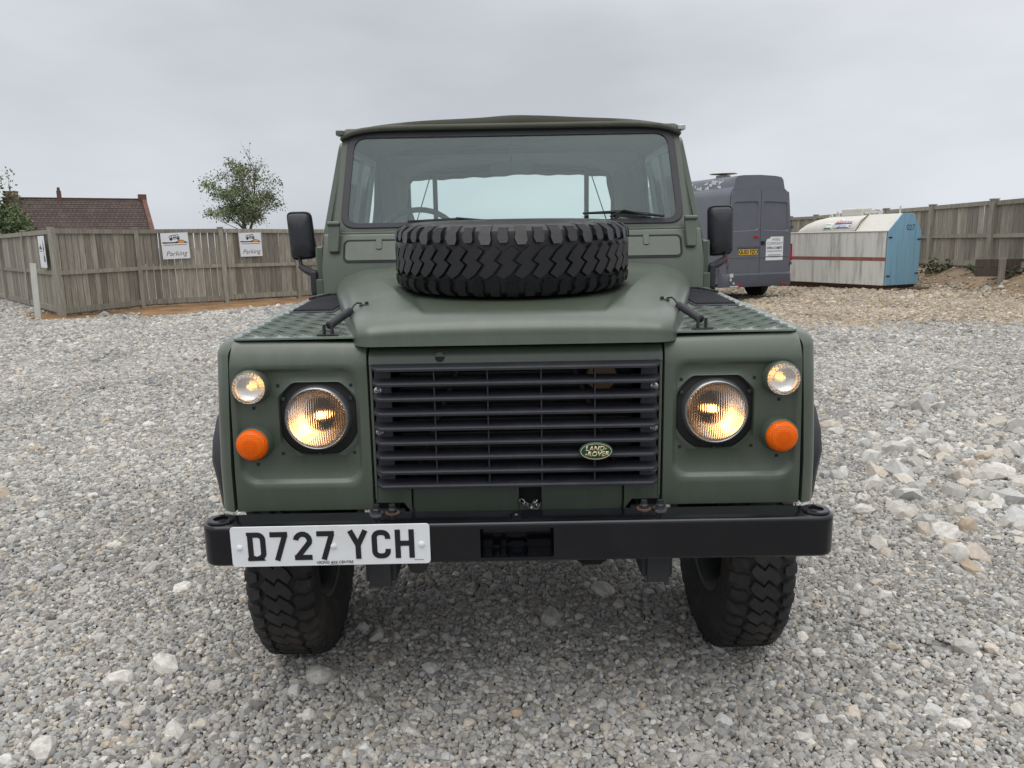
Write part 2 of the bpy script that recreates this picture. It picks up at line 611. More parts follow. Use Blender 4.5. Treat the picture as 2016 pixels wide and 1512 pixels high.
# ------------------------------------------------------------------ ground
def bank(x, y):
    x0 = 9.45
    return .12 * ss(5.0, 8.5, x) * ss(8.5, 13, y) + .62 * ss(0, 1.7, x - x0) * ss(8.5, 12.5, y)
def gz(x, y):
    x = np.asarray(x, float)
    y = np.asarray(y, float)
    u = .012 * np.sin(x * 1.1 + .6) * np.cos(y * .9) + .010 * np.sin(x * 2.3 + y * 1.7) + .03 * np.sin(x * .21) * np.sin(y * .17 + 1)
    near = ss(3.0, 7.0, np.hypot(x, y - .8))
    return bank(x, y) + u * near + .006 * np.sin(x * 4.1 + 1.0) * np.sin(y * 3.7)

def vnoise(x, y, s, seed=0):
    x = np.asarray(x, float) / s
    y = np.asarray(y, float) / s
    xi, yi = np.floor(x).astype(int), np.floor(y).astype(int)
    fx, fy = x - xi, y - yi
    fx, fy = fx * fx * (3 - 2 * fx), fy * fy * (3 - 2 * fy)
    h = lambda a, b: np.modf(np.abs(np.sin(a * 127.1 + b * 311.7 + seed * 74.7) * 43758.5453))[0]
    return (h(xi, yi) * (1 - fx) + h(xi + 1, yi) * fx) * (1 - fy) + (h(xi, yi + 1) * (1 - fx) + h(xi + 1, yi + 1) * fx) * fy

def soil_f(x, y):
    # bare orange soil along the foot of the left fence
    fx = np.interp(x, [-12, -9.3, -8.62, -7.02, -5.62, -2.8, 1.5], [16.6, 13.85, 15.95, 16.95, 18.35, 21.15, 25.35])
    d = fx - y
    n = vnoise(x, y, .9, 3) * .65 + vnoise(x, y, .3, 4) * .35
    wdt = np.interp(x, [-11, -9.3, -8.6, -7.4, -6.2, -5, -3], [.3, .6, 2.1, 3.0, 3.2, 2.8, 2.2])
    return ss(.35, -.35, d - wdt + (n - .5) * 1.8) * ss(-1.6, -.5, d) * ss(-11.5, -9.8, x) * ss(2, -1, x)
def tan_f(x, y):
    n = vnoise(x, y, 1.6, 1) * .6 + vnoise(x, y, .5, 2) * .4
    d = (y - 9.4) + (np.minimum(x, 5) - 4.4) * .5 + (n - .5) * 4.2 - np.maximum(0, x - 6) * .25
    return ss(-.6, 1.2, d) * ss(.8, 3.2, x + (n - .5) * 2)
def sand_f(x, y):
    n = vnoise(x, y, .7, 8)
    b = bank(x, y)
    return ss(.17, .34, b + (n - .5) * .16)

def axis(lo, hi, step, far):
    a = np.arange(lo, hi + 1e-6, step)
    return np.concatenate([-np.array(far[::-1]) + lo, a, np.array(far) + hi])
gx = axis(-18, 18, .16, [.5, 1.5, 4, 10, 25, 60, 150, 400, 900])
gy = axis(-5, 30, .16, [.5, 1.5, 4, 10, 25, 60, 150, 400, 900])
GX, GY = np.meshgrid(gx, gy)
GZ = gz(GX, GY) - .006
nxg, nyg = len(gx), len(gy)
me = bpy.data.meshes.new('gravel_ground')
idx = np.arange(nxg * nyg).reshape(nyg, nxg)
quads = np.stack([idx[:-1, :-1], idx[:-1, 1:], idx[1:, 1:], idx[1:, :-1]], -1).reshape(-1, 4)
me.vertices.add(nxg * nyg)
me.vertices.foreach_set('co', np.stack([GX, GY, GZ], -1).reshape(-1).astype(np.float32))
me.loops.add(quads.size)
me.loops.foreach_set('vertex_index', quads.reshape(-1).astype(np.int32))
me.polygons.add(len(quads))
me.polygons.foreach_set('loop_start', np.arange(0, quads.size, 4, dtype=np.int32))
me.polygons.foreach_set('use_smooth', [True] * len(quads))
me.update(calc_edges=True)
for nm, fn in (('soil', soil_f), ('tan', tan_f), ('sand', sand_f)):
    a = me.attributes.new(nm, 'FLOAT', 'POINT')
    a.data.foreach_set('value', fn(GX, GY).reshape(-1).astype(np.float32))

def ground_mat():
    m, nt, b = nmat('gravel_bed')
    L = nt.links
    geo = N(nt, 'ShaderNodeNewGeometry')
    pos = geo.outputs['Position']
    vo = N(nt, 'ShaderNodeTexVoronoi', Scale=42)
    L.new(pos, vo.inputs['Vector'])
    gre = N(nt, 'ShaderNodeValToRGB')
    els = [(.0, (.09, .088, .084)), (.35, (.16, .157, .15)), (.7, (.26, .254, .24)), (1, (.36, .35, .325))]  # grey tones lowered: shade of the gaps between stones put into the colour
    while len(gre.color_ramp.elements) < 4: gre.color_ramp.elements.new(.5)
    for el, (p, c) in zip(gre.color_ramp.elements, els):
        el.position = p
        el.color = c + (1,)
    sx = N(nt, 'ShaderNodeSeparateXYZ')
    L.new(vo.outputs['Color'], sx.inputs[0])
    L.new(sx.outputs[0], gre.inputs[0])
    tan = N(nt, 'ShaderNodeValToRGB')
    els = [(.0, (.17, .13, .085)), (.4, (.29, .225, .15)), (.8, (.38, .31, .22)), (1, (.5, .43, .33))]
    while len(tan.color_ramp.elements) < 4: tan.color_ramp.elements.new(.5)
    for el, (p, c) in zip(tan.color_ramp.elements, els):
        el.position = p
        el.color = c + (1,)
    L.new(sx.outputs[1], tan.inputs[0])
    ns = N(nt, 'ShaderNodeTexNoise', Scale=2.2, Detail=9, Roughness=.65)
    L.new(pos, ns.inputs['Vector'])
    soil = N(nt, 'ShaderNodeValToRGB')
    soil.color_ramp.elements[0].position = .35
    soil.color_ramp.elements[1].position = .68
    soil.color_ramp.elements[0].color = (.17, .105, .06, 1)
    soil.color_ramp.elements[1].color = (.37, .225, .115, 1)
    L.new(ns.outputs['Fac'], soil.inputs[0])
    sand = N(nt, 'ShaderNodeValToRGB')
    sand.color_ramp.elements[0].position = .3
    sand.color_ramp.elements[1].position = .7
    sand.color_ramp.elements[0].color = (.20, .145, .095, 1)
    sand.color_ramp.elements[1].color = (.34, .26, .18, 1)
    L.new(ns.outputs['Fac'], sand.inputs[0])
    cur = gre.outputs[0]
    for nm, cr in (('tan', tan), ('sand', sand), ('soil', soil)):
        at = N(nt, 'ShaderNodeAttribute', attribute_name=nm)
        mx = N(nt, 'ShaderNodeMix', data_type='RGBA')
        L.new(at.outputs['Fac'], mx.inputs['Factor'])
        L.new(cur, mx.inputs['A'])
        L.new(cr.outputs[0], mx.inputs['B'])
        cur = mx.outputs['Result']
    L.new(cur, b.inputs['Base Color'])
    b.inputs['Roughness'].default_value = .95
    b.inputs['Specular IOR Level'].default_value = .2
    bp = N(nt, 'ShaderNodeBump', Strength=.8, Distance=.02)
    L.new(vo.outputs['Distance'], bp.inputs['Height'])
    L.new(bp.outputs[0], b.inputs['Normal'])
    return m
ground = link_mesh('ground', me, ground_mat())
tag(ground, kind='structure')

# loose gravel: one object, stones scattered by geometry nodes
def stone_mat():
    m, nt, b = nmat('loose_stone')
    L = nt.links
    tone = N(nt, 'ShaderNodeAttribute', attribute_name='tone', attribute_type='INSTANCER')
    tn = N(nt, 'ShaderNodeAttribute', attribute_name='tan', attribute_type='INSTANCER')
    g = N(nt, 'ShaderNodeValToRGB')
    els = [(.0, (.168, .163, .155)), (.25, (.262, .255, .241)), (.48, (.348, .338, .318)), (.66, (.435, .42, .389)), (.80, (.50, .485, .455)),
           (.9, (.58, .565, .53)), (.955, (.66, .645, .61)), (.975, (.45, .395, .32)), (1.0, (.43, .36, .275))]
    while len(g.color_ramp.elements) < len(els): g.color_ramp.elements.new(.5)
    for el, (p, c) in zip(g.color_ramp.elements, els):
        el.position = p
        el.color = c + (1,)
    L.new(tone.outputs['Fac'], g.inputs[0])
    t = N(nt, 'ShaderNodeValToRGB')
    els = [(.0, (.17, .135, .095)), (.35, (.31, .25, .175)), (.7, (.42, .35, .26)), (1.0, (.58, .51, .41))]
    while len(t.color_ramp.elements) < len(els): t.color_ramp.elements.new(.5)
    for el, (p, c) in zip(t.color_ramp.elements, els):
        el.position = p
        el.color = c + (1,)
    L.new(tone.outputs['Fac'], t.inputs[0])
    mx = N(nt, 'ShaderNodeMix', data_type='RGBA')
    L.new(tn.outputs['Fac'], mx.inputs['Factor'])
    L.new(g.outputs[0], mx.inputs['A'])
    L.new(t.outputs[0], mx.inputs['B'])
    tcn = N(nt, 'ShaderNodeTexCoord')
    no = N(nt, 'ShaderNodeTexNoise', Scale=2.6, Detail=5, Roughness=.65)
    L.new(tcn.outputs['Object'], no.inputs['Vector'])
    mr = N(nt, 'ShaderNodeMapRange')
    mr.inputs['From Min'].default_value = .3
    mr.inputs['From Max'].default_value = .7
    mr.inputs['To Min'].default_value = .82
    mr.inputs['To Max'].default_value = 1.16
    L.new(no.outputs['Fac'], mr.inputs['Value'])
    hs = N(nt, 'ShaderNodeHueSaturation')
    L.new(mr.outputs[0], hs.inputs['Value'])
    L.new(mx.outputs['Result'], hs.inputs['Color'])
    oi = N(nt, 'ShaderNodeObjectInfo')
    wr = N(nt, 'ShaderNodeValToRGB')
    els = [(0, (.95, .99, 1.04)), (.3, (.99, 1, 1.01)), (.65, (1.01, 1.0, .98)), (.9, (1.05, 1.0, .92)), (1, (1.08, .98, .90))]
    while len(wr.color_ramp.elements) < len(els): wr.color_ramp.elements.new(.5)
    for el, (p, c) in zip(wr.color_ramp.elements, els):
        el.position = p
        el.color = c + (1,)
    L.new(oi.outputs['Random'], wr.inputs[0])
    ml = N(nt, 'ShaderNodeMix', data_type='RGBA', blend_type='MULTIPLY')
    ml.inputs['Factor'].default_value = 1
    L.new(hs.outputs[0], ml.inputs['A'])
    L.new(wr.outputs[0], ml.inputs['B'])
    L.new(ml.outputs['Result'], b.inputs['Base Color'])
    b.inputs['Roughness'].default_value = .85
    b.inputs['Specular IOR Level'].default_value = .3
    return m
M['stone'] = stone_mat()

CX, CY = -.0081, -2.0561
pts = []
def scatter(r0, r1, pitch, size, keep=1.0, jit=.5):
    half = math.tan(radians(36.5))
    ys = np.arange(CY + r0 * .78, CY + r1, pitch)
    xs = np.arange(-(r1 * half + 2.2), r1 * half + 2.2, pitch)
    X, Y = np.meshgrid(xs, ys)
    X = X.ravel() + (np.arange(len(X.ravel())) // len(xs) % 2) * pitch * .5
    Y = Y.ravel()
    X = X + rng.uniform(-jit, jit, X.size) * pitch
    Y = Y + rng.uniform(-jit, jit, X.size) * pitch
    dx, dy = X - CX, Y - CY
    r = dy
    lim = np.minimum(r * half + 1.6, r * .72 + 1.6)
    ok = (r >= r0) & (r < r1) & (np.abs(dx) < lim) & (rng.random(X.size) < keep)
    X, Y = X[ok], Y[ok]
    s = size * np.exp(rng.normal(0, .30, X.size))
    pts.append((X, Y, s))
scatter(1.35, 3.3, .0127, .0077)
scatter(3.3, 5.6, .0160, .0094)
scatter(5.6, 9.5, .0235, .0130)
scatter(9.5, 15.5, .0350, .0190)
scatter(15.5, 21.5, .0560, .0280)
# scattered larger lumps everywhere, and the patch of coarse pale stone to the right of the truck
def lumps(n, xr, yr, smin, smax, mask=None):
    X = rng.uniform(*xr, n)
    Y = rng.uniform(*yr, n)
    if mask is not None:
        ok = rng.random(n) < mask(X, Y)
        X, Y = X[ok], Y[ok]
    s = smin + (smax - smin) * rng.random(X.size) ** 2.2
    return X, Y, s
big = []
big.append(lumps(1500, (-4.2, 4.2), (-.4, 3.2), .011, .024))
big.append(lumps(3600, (-8, 7), (2.5, 9), .013, .030))
patch = lambda x, y: np.exp(-((x - 2.75 - .35 * (y - 2)) / .75) ** 2 - ((y - 2.3) / 1.25) ** 2)
big.append(lumps(2800, (1.1, 5.5), (.2, 5.5), .018, .058, patch))
big.append(lumps(400, (1.75, 5.5), (1.0, 5.5), .040, .074, patch))
patch2 = lambda x, y: np.exp(-((x + 3.1) / 1.2) ** 2 - ((y - 2.6) / 1.4) ** 2) * .7
big.append(lumps(1300, (-6, -1.3), (.2, 6), .014, .036, patch2))
X = np.concatenate([p[0] for p in pts] + [b[0] for b in big])
Y = np.concatenate([p[1] for p in pts] + [b[1] for b in big])
S = np.concatenate([p[2] for p in pts] + [b[2] for b in big])
nsm = sum(len(p[0]) for p in pts)
isbig = np.arange(len(X)) >= nsm
so = soil_f(X, Y)
sa = sand_f(X, Y)
keep = (rng.random(len(X)) > so * 1.05) & (rng.random(len(X)) > sa * .9)
# a bare muddy patch in front of the right wheel
mud = np.exp(-((X - 1.46) / .10) ** 2 - ((Y - .38) / .06) ** 2)
keep &= rng.random(len(X)) > mud * 1.1
# nothing under the tyre treads
keep &= ~((np.abs(np.abs(X) - .743) < .085) & (np.abs(Y - .5435) < .1))
X, Y, S, isbig = X[keep], Y[keep], S[keep], isbig[keep]
n = len(X)
Z = gz(X, Y) + S * .22
TN = np.clip(tan_f(X, Y) + sand_f(X, Y) + soil_f(X, Y), 0, 1)
TN = (rng.random(n) < TN * .9).astype(np.float32) * .85
# tones vary in soft patches a metre or so wide
pt_ = vnoise(X, Y, .9, 21) * .6 + vnoise(X, Y, .3, 22) * .4 - .5
TO = np.clip(rng.beta(2.3, 2.5, n) * .93 + pt_ * .30 + np.where(rng.random(n) < .045, .35, 0), 0, .96)
TO = np.where(rng.random(n) < .010, .98, TO)
TO = np.where(isbig, np.clip(.50 + rng.random(n) * .42 + (rng.random(n) < .05) * .3, 0, 1), TO)
sc3 = np.stack([S * rng.uniform(.85, 1.35, n), S * rng.uniform(.75, 1.1, n), S * rng.uniform(.55, 1.0, n)], -1)
rot = np.stack([rng.normal(0, .35, n), rng.normal(0, .35, n), rng.uniform(0, 2 * pi, n)], -1)
me = bpy.data.meshes.new('loose_gravel')
me.vertices.add(n)
me.vertices.foreach_set('co', np.stack([X, Y, Z], -1).reshape(-1).astype(np.float32))
NVAR = 14
for nm, tp, key, dat in (('tone', 'FLOAT', 'value', TO), ('tan', 'FLOAT', 'value', TN), ('pick', 'INT', 'value', rng.integers(0, NVAR, n)),
                         ('scl', 'FLOAT_VECTOR', 'vector', sc3), ('rot', 'FLOAT_VECTOR', 'vector', rot)):
    a = me.attributes.new(nm, tp, 'POINT')
    dat = np.asarray(dat)
    a.data.foreach_set(key, dat.reshape(-1).astype(np.int32 if tp == 'INT' else np.float32))
gravel = link_mesh('loose_gravel', me, M['stone'])
tag(gravel, kind='stuff')

def gravel_nodes():
    g = bpy.data.node_groups.new('gravel_scatter', 'GeometryNodeTree')
    g.interface.new_socket('Geometry', in_out='INPUT', socket_type='NodeSocketGeometry')
    g.interface.new_socket('Geometry', in_out='OUTPUT', socket_type='NodeSocketGeometry')
    gi = g.nodes.new('NodeGroupInput')
    go = g.nodes.new('NodeGroupOutput')
    L = g.links
    j = g.nodes.new('GeometryNodeJoinGeometry')
    for k in range(NVAR):
        ico = g.nodes.new('GeometryNodeMeshIcoSphere')
        ico.inputs['Subdivisions'].default_value = 2
        sp = g.nodes.new('GeometryNodeSetPosition')
        rv = g.nodes.new('FunctionNodeRandomValue')
        rv.data_type = 'FLOAT_VECTOR'
        rv.inputs[0].default_value = (-.34, -.34, -.34)
        rv.inputs[1].default_value = (.34, .34, .34)
        for s_ in rv.inputs:
            if s_.name == 'Seed': s_.default_value = k * 13 + 5
        L.new(ico.outputs['Mesh'], sp.inputs['Geometry'])
        L.new(rv.outputs[0], sp.inputs['Offset'])
        ch = g.nodes.new('GeometryNodeConvexHull')
        L.new(sp.outputs[0], ch.inputs[0])
        sm = g.nodes.new('GeometryNodeSetMaterial')
        sm.inputs['Material'].default_value = M['stone']
        L.new(ch.outputs[0], sm.inputs['Geometry'])
        gti = g.nodes.new('GeometryNodeGeometryToInstance')
        L.new(sm.outputs[0], gti.inputs[0])
        L.new(gti.outputs[0], j.inputs[0])
    iop = g.nodes.new('GeometryNodeInstanceOnPoints')
    iop.inputs['Pick Instance'].default_value = True
    L.new(gi.outputs[0], iop.inputs['Points'])
    L.new(j.outputs[0], iop.inputs['Instance'])
    for nm, tp, sock in (('pick', 'INT', 'Instance Index'), ('scl', 'FLOAT_VECTOR', 'Scale')):
        na = g.nodes.new('GeometryNodeInputNamedAttribute')
        na.data_type = tp
        na.inputs['Name'].default_value = nm
        L.new(na.outputs['Attribute'], iop.inputs[sock])
    na = g.nodes.new('GeometryNodeInputNamedAttribute')
    na.data_type = 'FLOAT_VECTOR'
    na.inputs['Name'].default_value = 'rot'
    er = g.nodes.new('FunctionNodeEulerToRotation')
    L.new(na.outputs['Attribute'], er.inputs[0])
    L.new(er.outputs[0], iop.inputs['Rotation'])
    L.new(iop.outputs[0], go.inputs[0])
    return g
gm = gravel.modifiers.new('scatter', 'NODES')
gm.node_group = gravel_nodes()

# ------------------------------------------------------------------ fences
def board_mesh(w, h, t=.02, seed=0):
    r = random.Random(seed)
    mb = MB()
    c = r.uniform(.0, .012)
    mb.prism([(-w / 2, 0), (w / 2, r.uniform(-.01, .01)), (w / 2 - .001, h - c), (0, h + r.uniform(-.004, .004)), (-w / 2 + .001, h - r.uniform(0, .012))], 0, t, FRONT)
    me = mb.mesh('board', 0)
    me.materials.append(M['board'])
    return me

def fence(name, posts, H, label, bw=.145, gap=.0035, side=1, post_h=None, cat='fence', post_w=.1, board_h=None):
    """posts: list of (x, y); boards stand on the far side of the rails"""
    root = empty(name, (posts[0][0], posts[0][1], float(gz(*posts[0]))))
    tag(root, label, cat)
    ox, oy, oz = root.location
    bh = board_h or H - .08
    bmeshes = [board_mesh(bw, bh, seed=k) for k in range(4)]
    pm = MB().box((-post_w / 2, -post_w / 2, -.3), (post_w / 2, post_w / 2, (post_h or H) + .01)).mesh('post', 0)
    pm.materials.append(M['post'])
    capm = MB().box((-post_w / 2 - .012, -post_w / 2 - .012, 0), (post_w / 2 + .012, post_w / 2 + .012, .022)).mesh('post_cap', 0)
    capm.materials.append(M['post'])
    for i, p in enumerate(posts):
        z = float(gz(*p))
        po = link_mesh('post', pm, None, root)
        po.location = (p[0] - ox, p[1] - oy, z - oz)
        po.rotation_euler = (random.uniform(-.012, .012), random.uniform(-.012, .012), math.atan2(posts[min(i + 1, len(posts) - 1)][1] - posts[max(0, i - 1)][1], posts[min(i + 1, len(posts) - 1)][0] - posts[max(0, i - 1)][0]))
        if random.random() < .55:
            cp = link_mesh('post_cap', capm, None, po)
            cp.location = (0, 0, (post_h or H) + .0102)
            cp.rotation_euler = (0, random.uniform(-.04, .04), 0)
    for a, b in zip(posts[:-1], posts[1:]):
        za, zb = float(gz(*a)), float(gz(*b))
        d = Vector((b[0] - a[0], b[1] - a[1], 0))
        Ln = d.length
        d.normalize()
        nrm = Vector((d.y, -d.x, 0)) * side       # towards the viewer's side
        ang = math.atan2(d.y, d.x)
        slope = math.atan2(zb - za, Ln)
        for hh, rh in ((H - .055, .095), (H * .50, .085), (.13, .12)):
            rm = MB().box((0, -.02, -rh / 2), (Ln - post_w - .004, .02, rh / 2)).mesh('rail', 0)
            rm.materials.append(M['rail'])
            ro = link_mesh('rail', rm, None, root)
            q = Vector((a[0], a[1], 0)) + d * (post_w / 2 + .002)
            ro.location = (q.x - ox, q.y - oy, za + hh - oz + random.uniform(-.01, .01))
            ro.rotation_euler = (0, -slope, ang)
        k = int((Ln - post_w * .2) / (bw + gap))
        pitch = Ln / k
        for j in range(k):
            t = (j + .5) * pitch
            q = Vector((a[0], a[1], 0)) + d * t - nrm * .024
            z = za + (zb - za) * t / Ln
            bo = link_mesh('board', random.choice(bmeshes), None, root)
            off = Vector((0, 0, 0)) if side > 0 else -nrm * .0
            bo.location = (q.x - ox + off.x, q.y - oy + off.y, z - oz + .03 + random.uniform(-.008, .008))
            bo.scale = (random.uniform(.975, 1.012), 1, 1)
            bo.rotation_euler = (0, random.gauss(0, .0028), ang + (0 if side > 0 else pi))
    return root

bay = 1.98
dirL = Vector((.625, .78))
LP = [(-9.30, 13.85), (-8.62, 15.95), (-7.02, 16.95), (-5.62, 18.35)]
for k in range(1, 6):
    LP.append((-5.62 + 1.42 * k, 18.35 + 1.40 * k))
left_fence = fence('board_fence', LP, 1.80, 'long weathered board fence carrying the two Parking signs', side=1)
ret_posts = [(-9.42, 13.98), (-11.5, 16.4), (-13.6, 18.8), (-15.7, 21.2), (-17.8, 23.6)]
fence('board_fence', [ret_posts[k] for k in (4, 3, 2, 1, 0)], 1.80, 'short return of the board fence behind the leaning white plank at far left', side=1)
RP = [(10.62, y) for y in (30.2, 27.7, 25.2, 22.7, 20.2, 17.7, 15.2, 12.7, 10.2)]
fence('board_fence', RP, 1.52, 'taller looking board fence on the sandy bank behind the white tank', side=1, bw=.185, gap=.010, post_w=.13, board_h=1.46)
BP = [(1.48 + 2.28 * k, 25.35 + 1.2 * k) for k in range(1, 5)]
fence('board_fence', [LP[-1]] + BP[:3] + [(10.5, 30.2)], 1.80, 'far stretch of board fence behind the green truck closing the yard', side=1)

# ------------------------------------------------------------------ signs on the fence
M['sign'] = pbr('sign_panel', (.74, .76, .79), .35, var=.03, dirt=(.55, .55, .52), dirt_amt=.25)
M['orange'] = pbr('sign_orange', (.72, .30, .035), .4, var=.1)
def fence_point(a, b, t, out, z):
    d = (Vector(b) - Vector(a))
    n_ = Vector((d.y, -d.x)).normalized()
    p = Vector(a) + d * t + n_ * out
    return (p.x, p.y, z), (d.x, d.y, 0), (n_.x, n_.y, 0)

def parking_sign(a, b, t, z0, w, h, label, lean=0.0):
    o, r, n_ = fence_point(a, b, t, .065, z0)
    root = empty('parking_sign', o)
    tag(root, label, 'sign', 'printed signs screwed to the board fence')
    R = Matrix.Rotation(lean, 4, Vector(n_))
    Mx = R @ plane_M((0, 0, 0), r, (0, 0, 1))
    MB().prism(rrect(-w / 2, 0, w / 2, h, .006, 2), -.003, .0, Mx).build('panel', M['sign'], root, 0)
    def strip(name, poly, mat, d=.0012):
        return MB().prism([(p[0] * w, p[1] * h) for p in poly], .0003, d, Mx).build(name, mat, root, 0)
    # banner: dark strip swelling over an orange front
    strip('banner', [(-.46, .60), (.49, .60), (.44, .63), (.36, .68), (.28, .72), (.16, .73), (.10, .68), (.0, .645), (-.2, .645), (-.46, .655)], M['ink'])
    strip('orange_patch', [(.11, .612), (.33, .612), (.36, .66), (.28, .705), (.17, .705), (.11, .66)], M['orange'], .0020)
    # sketched open four wheel drive standing on the banner
    car = MB()
    for st in ([(-.19, .75), (-.17, .80), (-.02, .82), (.12, .86), (.17, .84), (.18, .79)], [(-.17, .79), (.16, .82)], [(-.19, .76), (.02, .76), (.17, .79)],
               [(-.12, .805), (-.10, .90), (.04, .915), (.02, .825)], [(-.10, .90), (-.20, .865), (-.18, .80)], [(.04, .915), (.13, .93), (.15, .85)],
               [(-.04, .81), (-.03, .905)]):
        Ls, Rs = ribbon([(p[0] * w, p[1] * h) for p in st], .011)
        for i in range(len(Ls) - 1):
            car.prism([tuple(Rs[i]), tuple(Rs[i + 1]), tuple(Ls[i + 1]), tuple(Ls[i])], .0003, .0011 + i * .00005, Mx)
    for cx in (-.135, .13):
        c2 = (cx * w, (.745 + (cx + .135) * .10) * h)
        car.prism(circ(c2[0], c2[1], .027, 14), .0003, .0016, Mx)
    car.build('vehicle_drawing', M['ink'], root, 0)
    strip('fine_print', [(-.42, .525), (.42, .525), (.42, .55), (-.42, .55)], M['ink_grey'])
    text_part('lettering', 'Parking', .155, Mx @ Matrix.Translation((.0, .20 * h, .0004)), M['ink_grey'], root, .001, shear=.28)
    return root
parking_sign(LP[1], LP[2], .44, 1.13, .60, .60, 'left white Parking sign, slightly larger and more tilted, on the board fence', .03)
parking_sign(LP[2], LP[3], .36, 1.14, .58, .58, 'right white Parking sign, on the bay nearest the truck mirror', .012)

# sign with black arrow on the return fence
o, r, n_ = fence_point(ret_posts[1], ret_posts[0], .80, .07, 1.02)
root = empty('arrow_sign', o)
tag(root, 'narrow white sign with black down arrow on the return fence at far left', 'sign')
Mx = plane_M((0, 0, 0), r, (0, 0, 1))
MB().prism(rrect(-.33, 0, .33, .66, .006, 2), -.003, 0, Mx).build('panel', M['sign'], root, 0)
MB().prism([(.10, .12), (.24, .12), (.24, .24), (.19, .24), (.19, .36), (.24, .36), (.17, .58), (.10, .36), (.145, .36), (.145, .24), (.10, .24)], .0003, .0015, Mx).build('arrow', M['ink'], root, 0)
MB().prism([(-.26, .38), (.02, .38), (.0, .42), (-.08, .44), (-.13, .50), (-.18, .44), (-.26, .42)], .0003, .0015, Mx).build('drawing', M['ink'], root, 0)
MB().prism([(-.26, .33), (.0, .33), (.0, .35), (-.26, .35)], .0003, .0015, Mx).build('fine_print', M['ink_grey'], root, 0)

# leaning white plank by the corner post
M['white_wood'] = pbr('white_painted_wood', (.52, .52, .48), .6, var=.1, dirt=(.3, .29, .25), dirt_amt=.5, stretch=(6, 6, 1), scale=6)
pl = MB().box((-.055, -.02, 0), (.055, .02, 1.12)).build('white_plank', M['white_wood'], None, 30, .004)
pl.location = (-9.62, 13.55, float(gz(-9.62, 13.55)) - .01)
pl.rotation_euler = (radians(-3), radians(.8), radians(20))
tag(pl, 'leaning white painted plank in front of the fence corner', 'plank')

# ------------------------------------------------------------------ house, trees, bushes beyond the fence
def roof_mat():
    m, nt, b = nmat('brown_tile_roof')
    L = nt.links
    tcn = N(nt, 'ShaderNodeTexCoord')
    br = N(nt, 'ShaderNodeTexBrick', Scale=1)
    br.inputs['Color1'].default_value = (.088, .060, .050, 1)
    br.inputs['Color2'].default_value = (.064, .045, .039, 1)
    br.inputs['Mortar'].default_value = (.035, .024, .02, 1)
    br.inputs['Mortar Size'].default_value = .03
    br.inputs['Brick Width'].default_value = .34
    br.inputs['Row Height'].default_value = .32
    mpn = N(nt, 'ShaderNodeMapping')
    mpn.inputs['Rotation'].default_value = (pi / 2, 0, 0)
    L.new(tcn.outputs['Object'], mpn.inputs[0])
    L.new(mpn.outputs[0], br.inputs['Vector'])
    no = N(nt, 'ShaderNodeTexNoise', Scale=.9, Detail=9, Roughness=.7)
    L.new(tcn.outputs['Object'], no.inputs['Vector'])
    r = N(nt, 'ShaderNodeValToRGB')
    r.color_ramp.elements[0].position = .5
    r.color_ramp.elements[1].position = .75
    L.new(no.outputs['Fac'], r.inputs[0])
    mm = N(nt, 'ShaderNodeMath', operation='MULTIPLY')
    mm.inputs[1].default_value = .55
    L.new(r.outputs[0], mm.inputs[0])
    mx = N(nt, 'ShaderNodeMix', data_type='RGBA')
    mx.inputs['B'].default_value = (.12, .10, .075, 1)
    L.new(mm.outputs[0], mx.inputs['Factor'])
    L.new(br.outputs['Color'], mx.inputs['A'])
    L.new(mx.outputs['Result'], b.inputs['Base Color'])
    b.inputs['Roughness'].default_value = .9
    return m
M['roof'] = roof_mat()
M['brick'] = pbr('red_brick', (.135, .068, .05), .9, var=.3, scale=3, bump=.2)
M['lead'] = pbr('ridge_tile', (.09, .055, .042), .85, var=.3)
HX, HY = -40.1, 60.6
house = empty('brick_house', (HX, HY, 0), radians(31))
tag(house, 'low brick house with a long brown tiled roof beyond the left fence', 'house')
hl, hd, he, hr = 10.4, 8.0, 2.6, 5.65
MB().box((0, 0, -.5), (hl, hd, he)).build('wall', M['brick'], house, 0)
roof = MB()
for sgn in (0, 1):
    y0, y1 = (-.35, hd / 2) if sgn == 0 else (hd + .35, hd / 2)
    rows = 17
    for k in range(rows):
        ta, tb = k / rows, (k + 1) / rows
        za, zb = he + .0 + (hr - he) * ta, he + (hr - he) * tb
        ya, yb = y0 + (y1 - y0) * ta, y0 + (y1 - y0) * tb
        roof.add([(-.2, ya, za + .05), (hl - .05, ya, za + .05), (hl - .05, yb, zb + .01), (-.2, yb, zb + .01), (-.2, ya, za), (hl - .05, ya, za)],
                 [(0, 1, 2, 3), (4, 5, 1, 0)])
roof = roof.build('roof', M['roof'], house, 0)
MB().box((-.2, hd / 2 - .12, hr - .02), (hl - .05, hd / 2 + .12, hr + .09)).build('ridge', M['lead'], roof, 0)
gb = MB()
gb.add([(hl - .04, -.4, he - .3), (hl + .32, -.4, he - .3), (hl + .32, hd / 2, hr + .25), (hl - .04, hd / 2, hr + .25), (hl + .32, hd + .4, he - .3), (hl - .04, hd + .4, he - .3),
        (hl - .04, -.4, he + .15), (hl + .32, -.4, he + .15), (hl + .32, hd + .4, he + .15), (hl - .04, hd + .4, he + .15)],
       [(0, 1, 7, 6), (6, 7, 2, 3), (2, 8, 9, 3), (8, 4, 5, 9), (1, 4, 8, 2, 7), (0, 6, 3, 9, 5), (0, 5, 4, 1)])
gb.build('gable', M['brick'], house, 0)
ch = MB().box((hl - .3, hd / 2 - .35, hr - .2), (hl + .35, hd / 2 + .35, hr + .45)).build('chimney', M['brick'], house, 0)
ch = MB().box((3.75, hd / 2 - .2, hr - .1), (4.1, hd / 2 + .25, hr + .65)).build('chimney', M['brick'], house, 0)
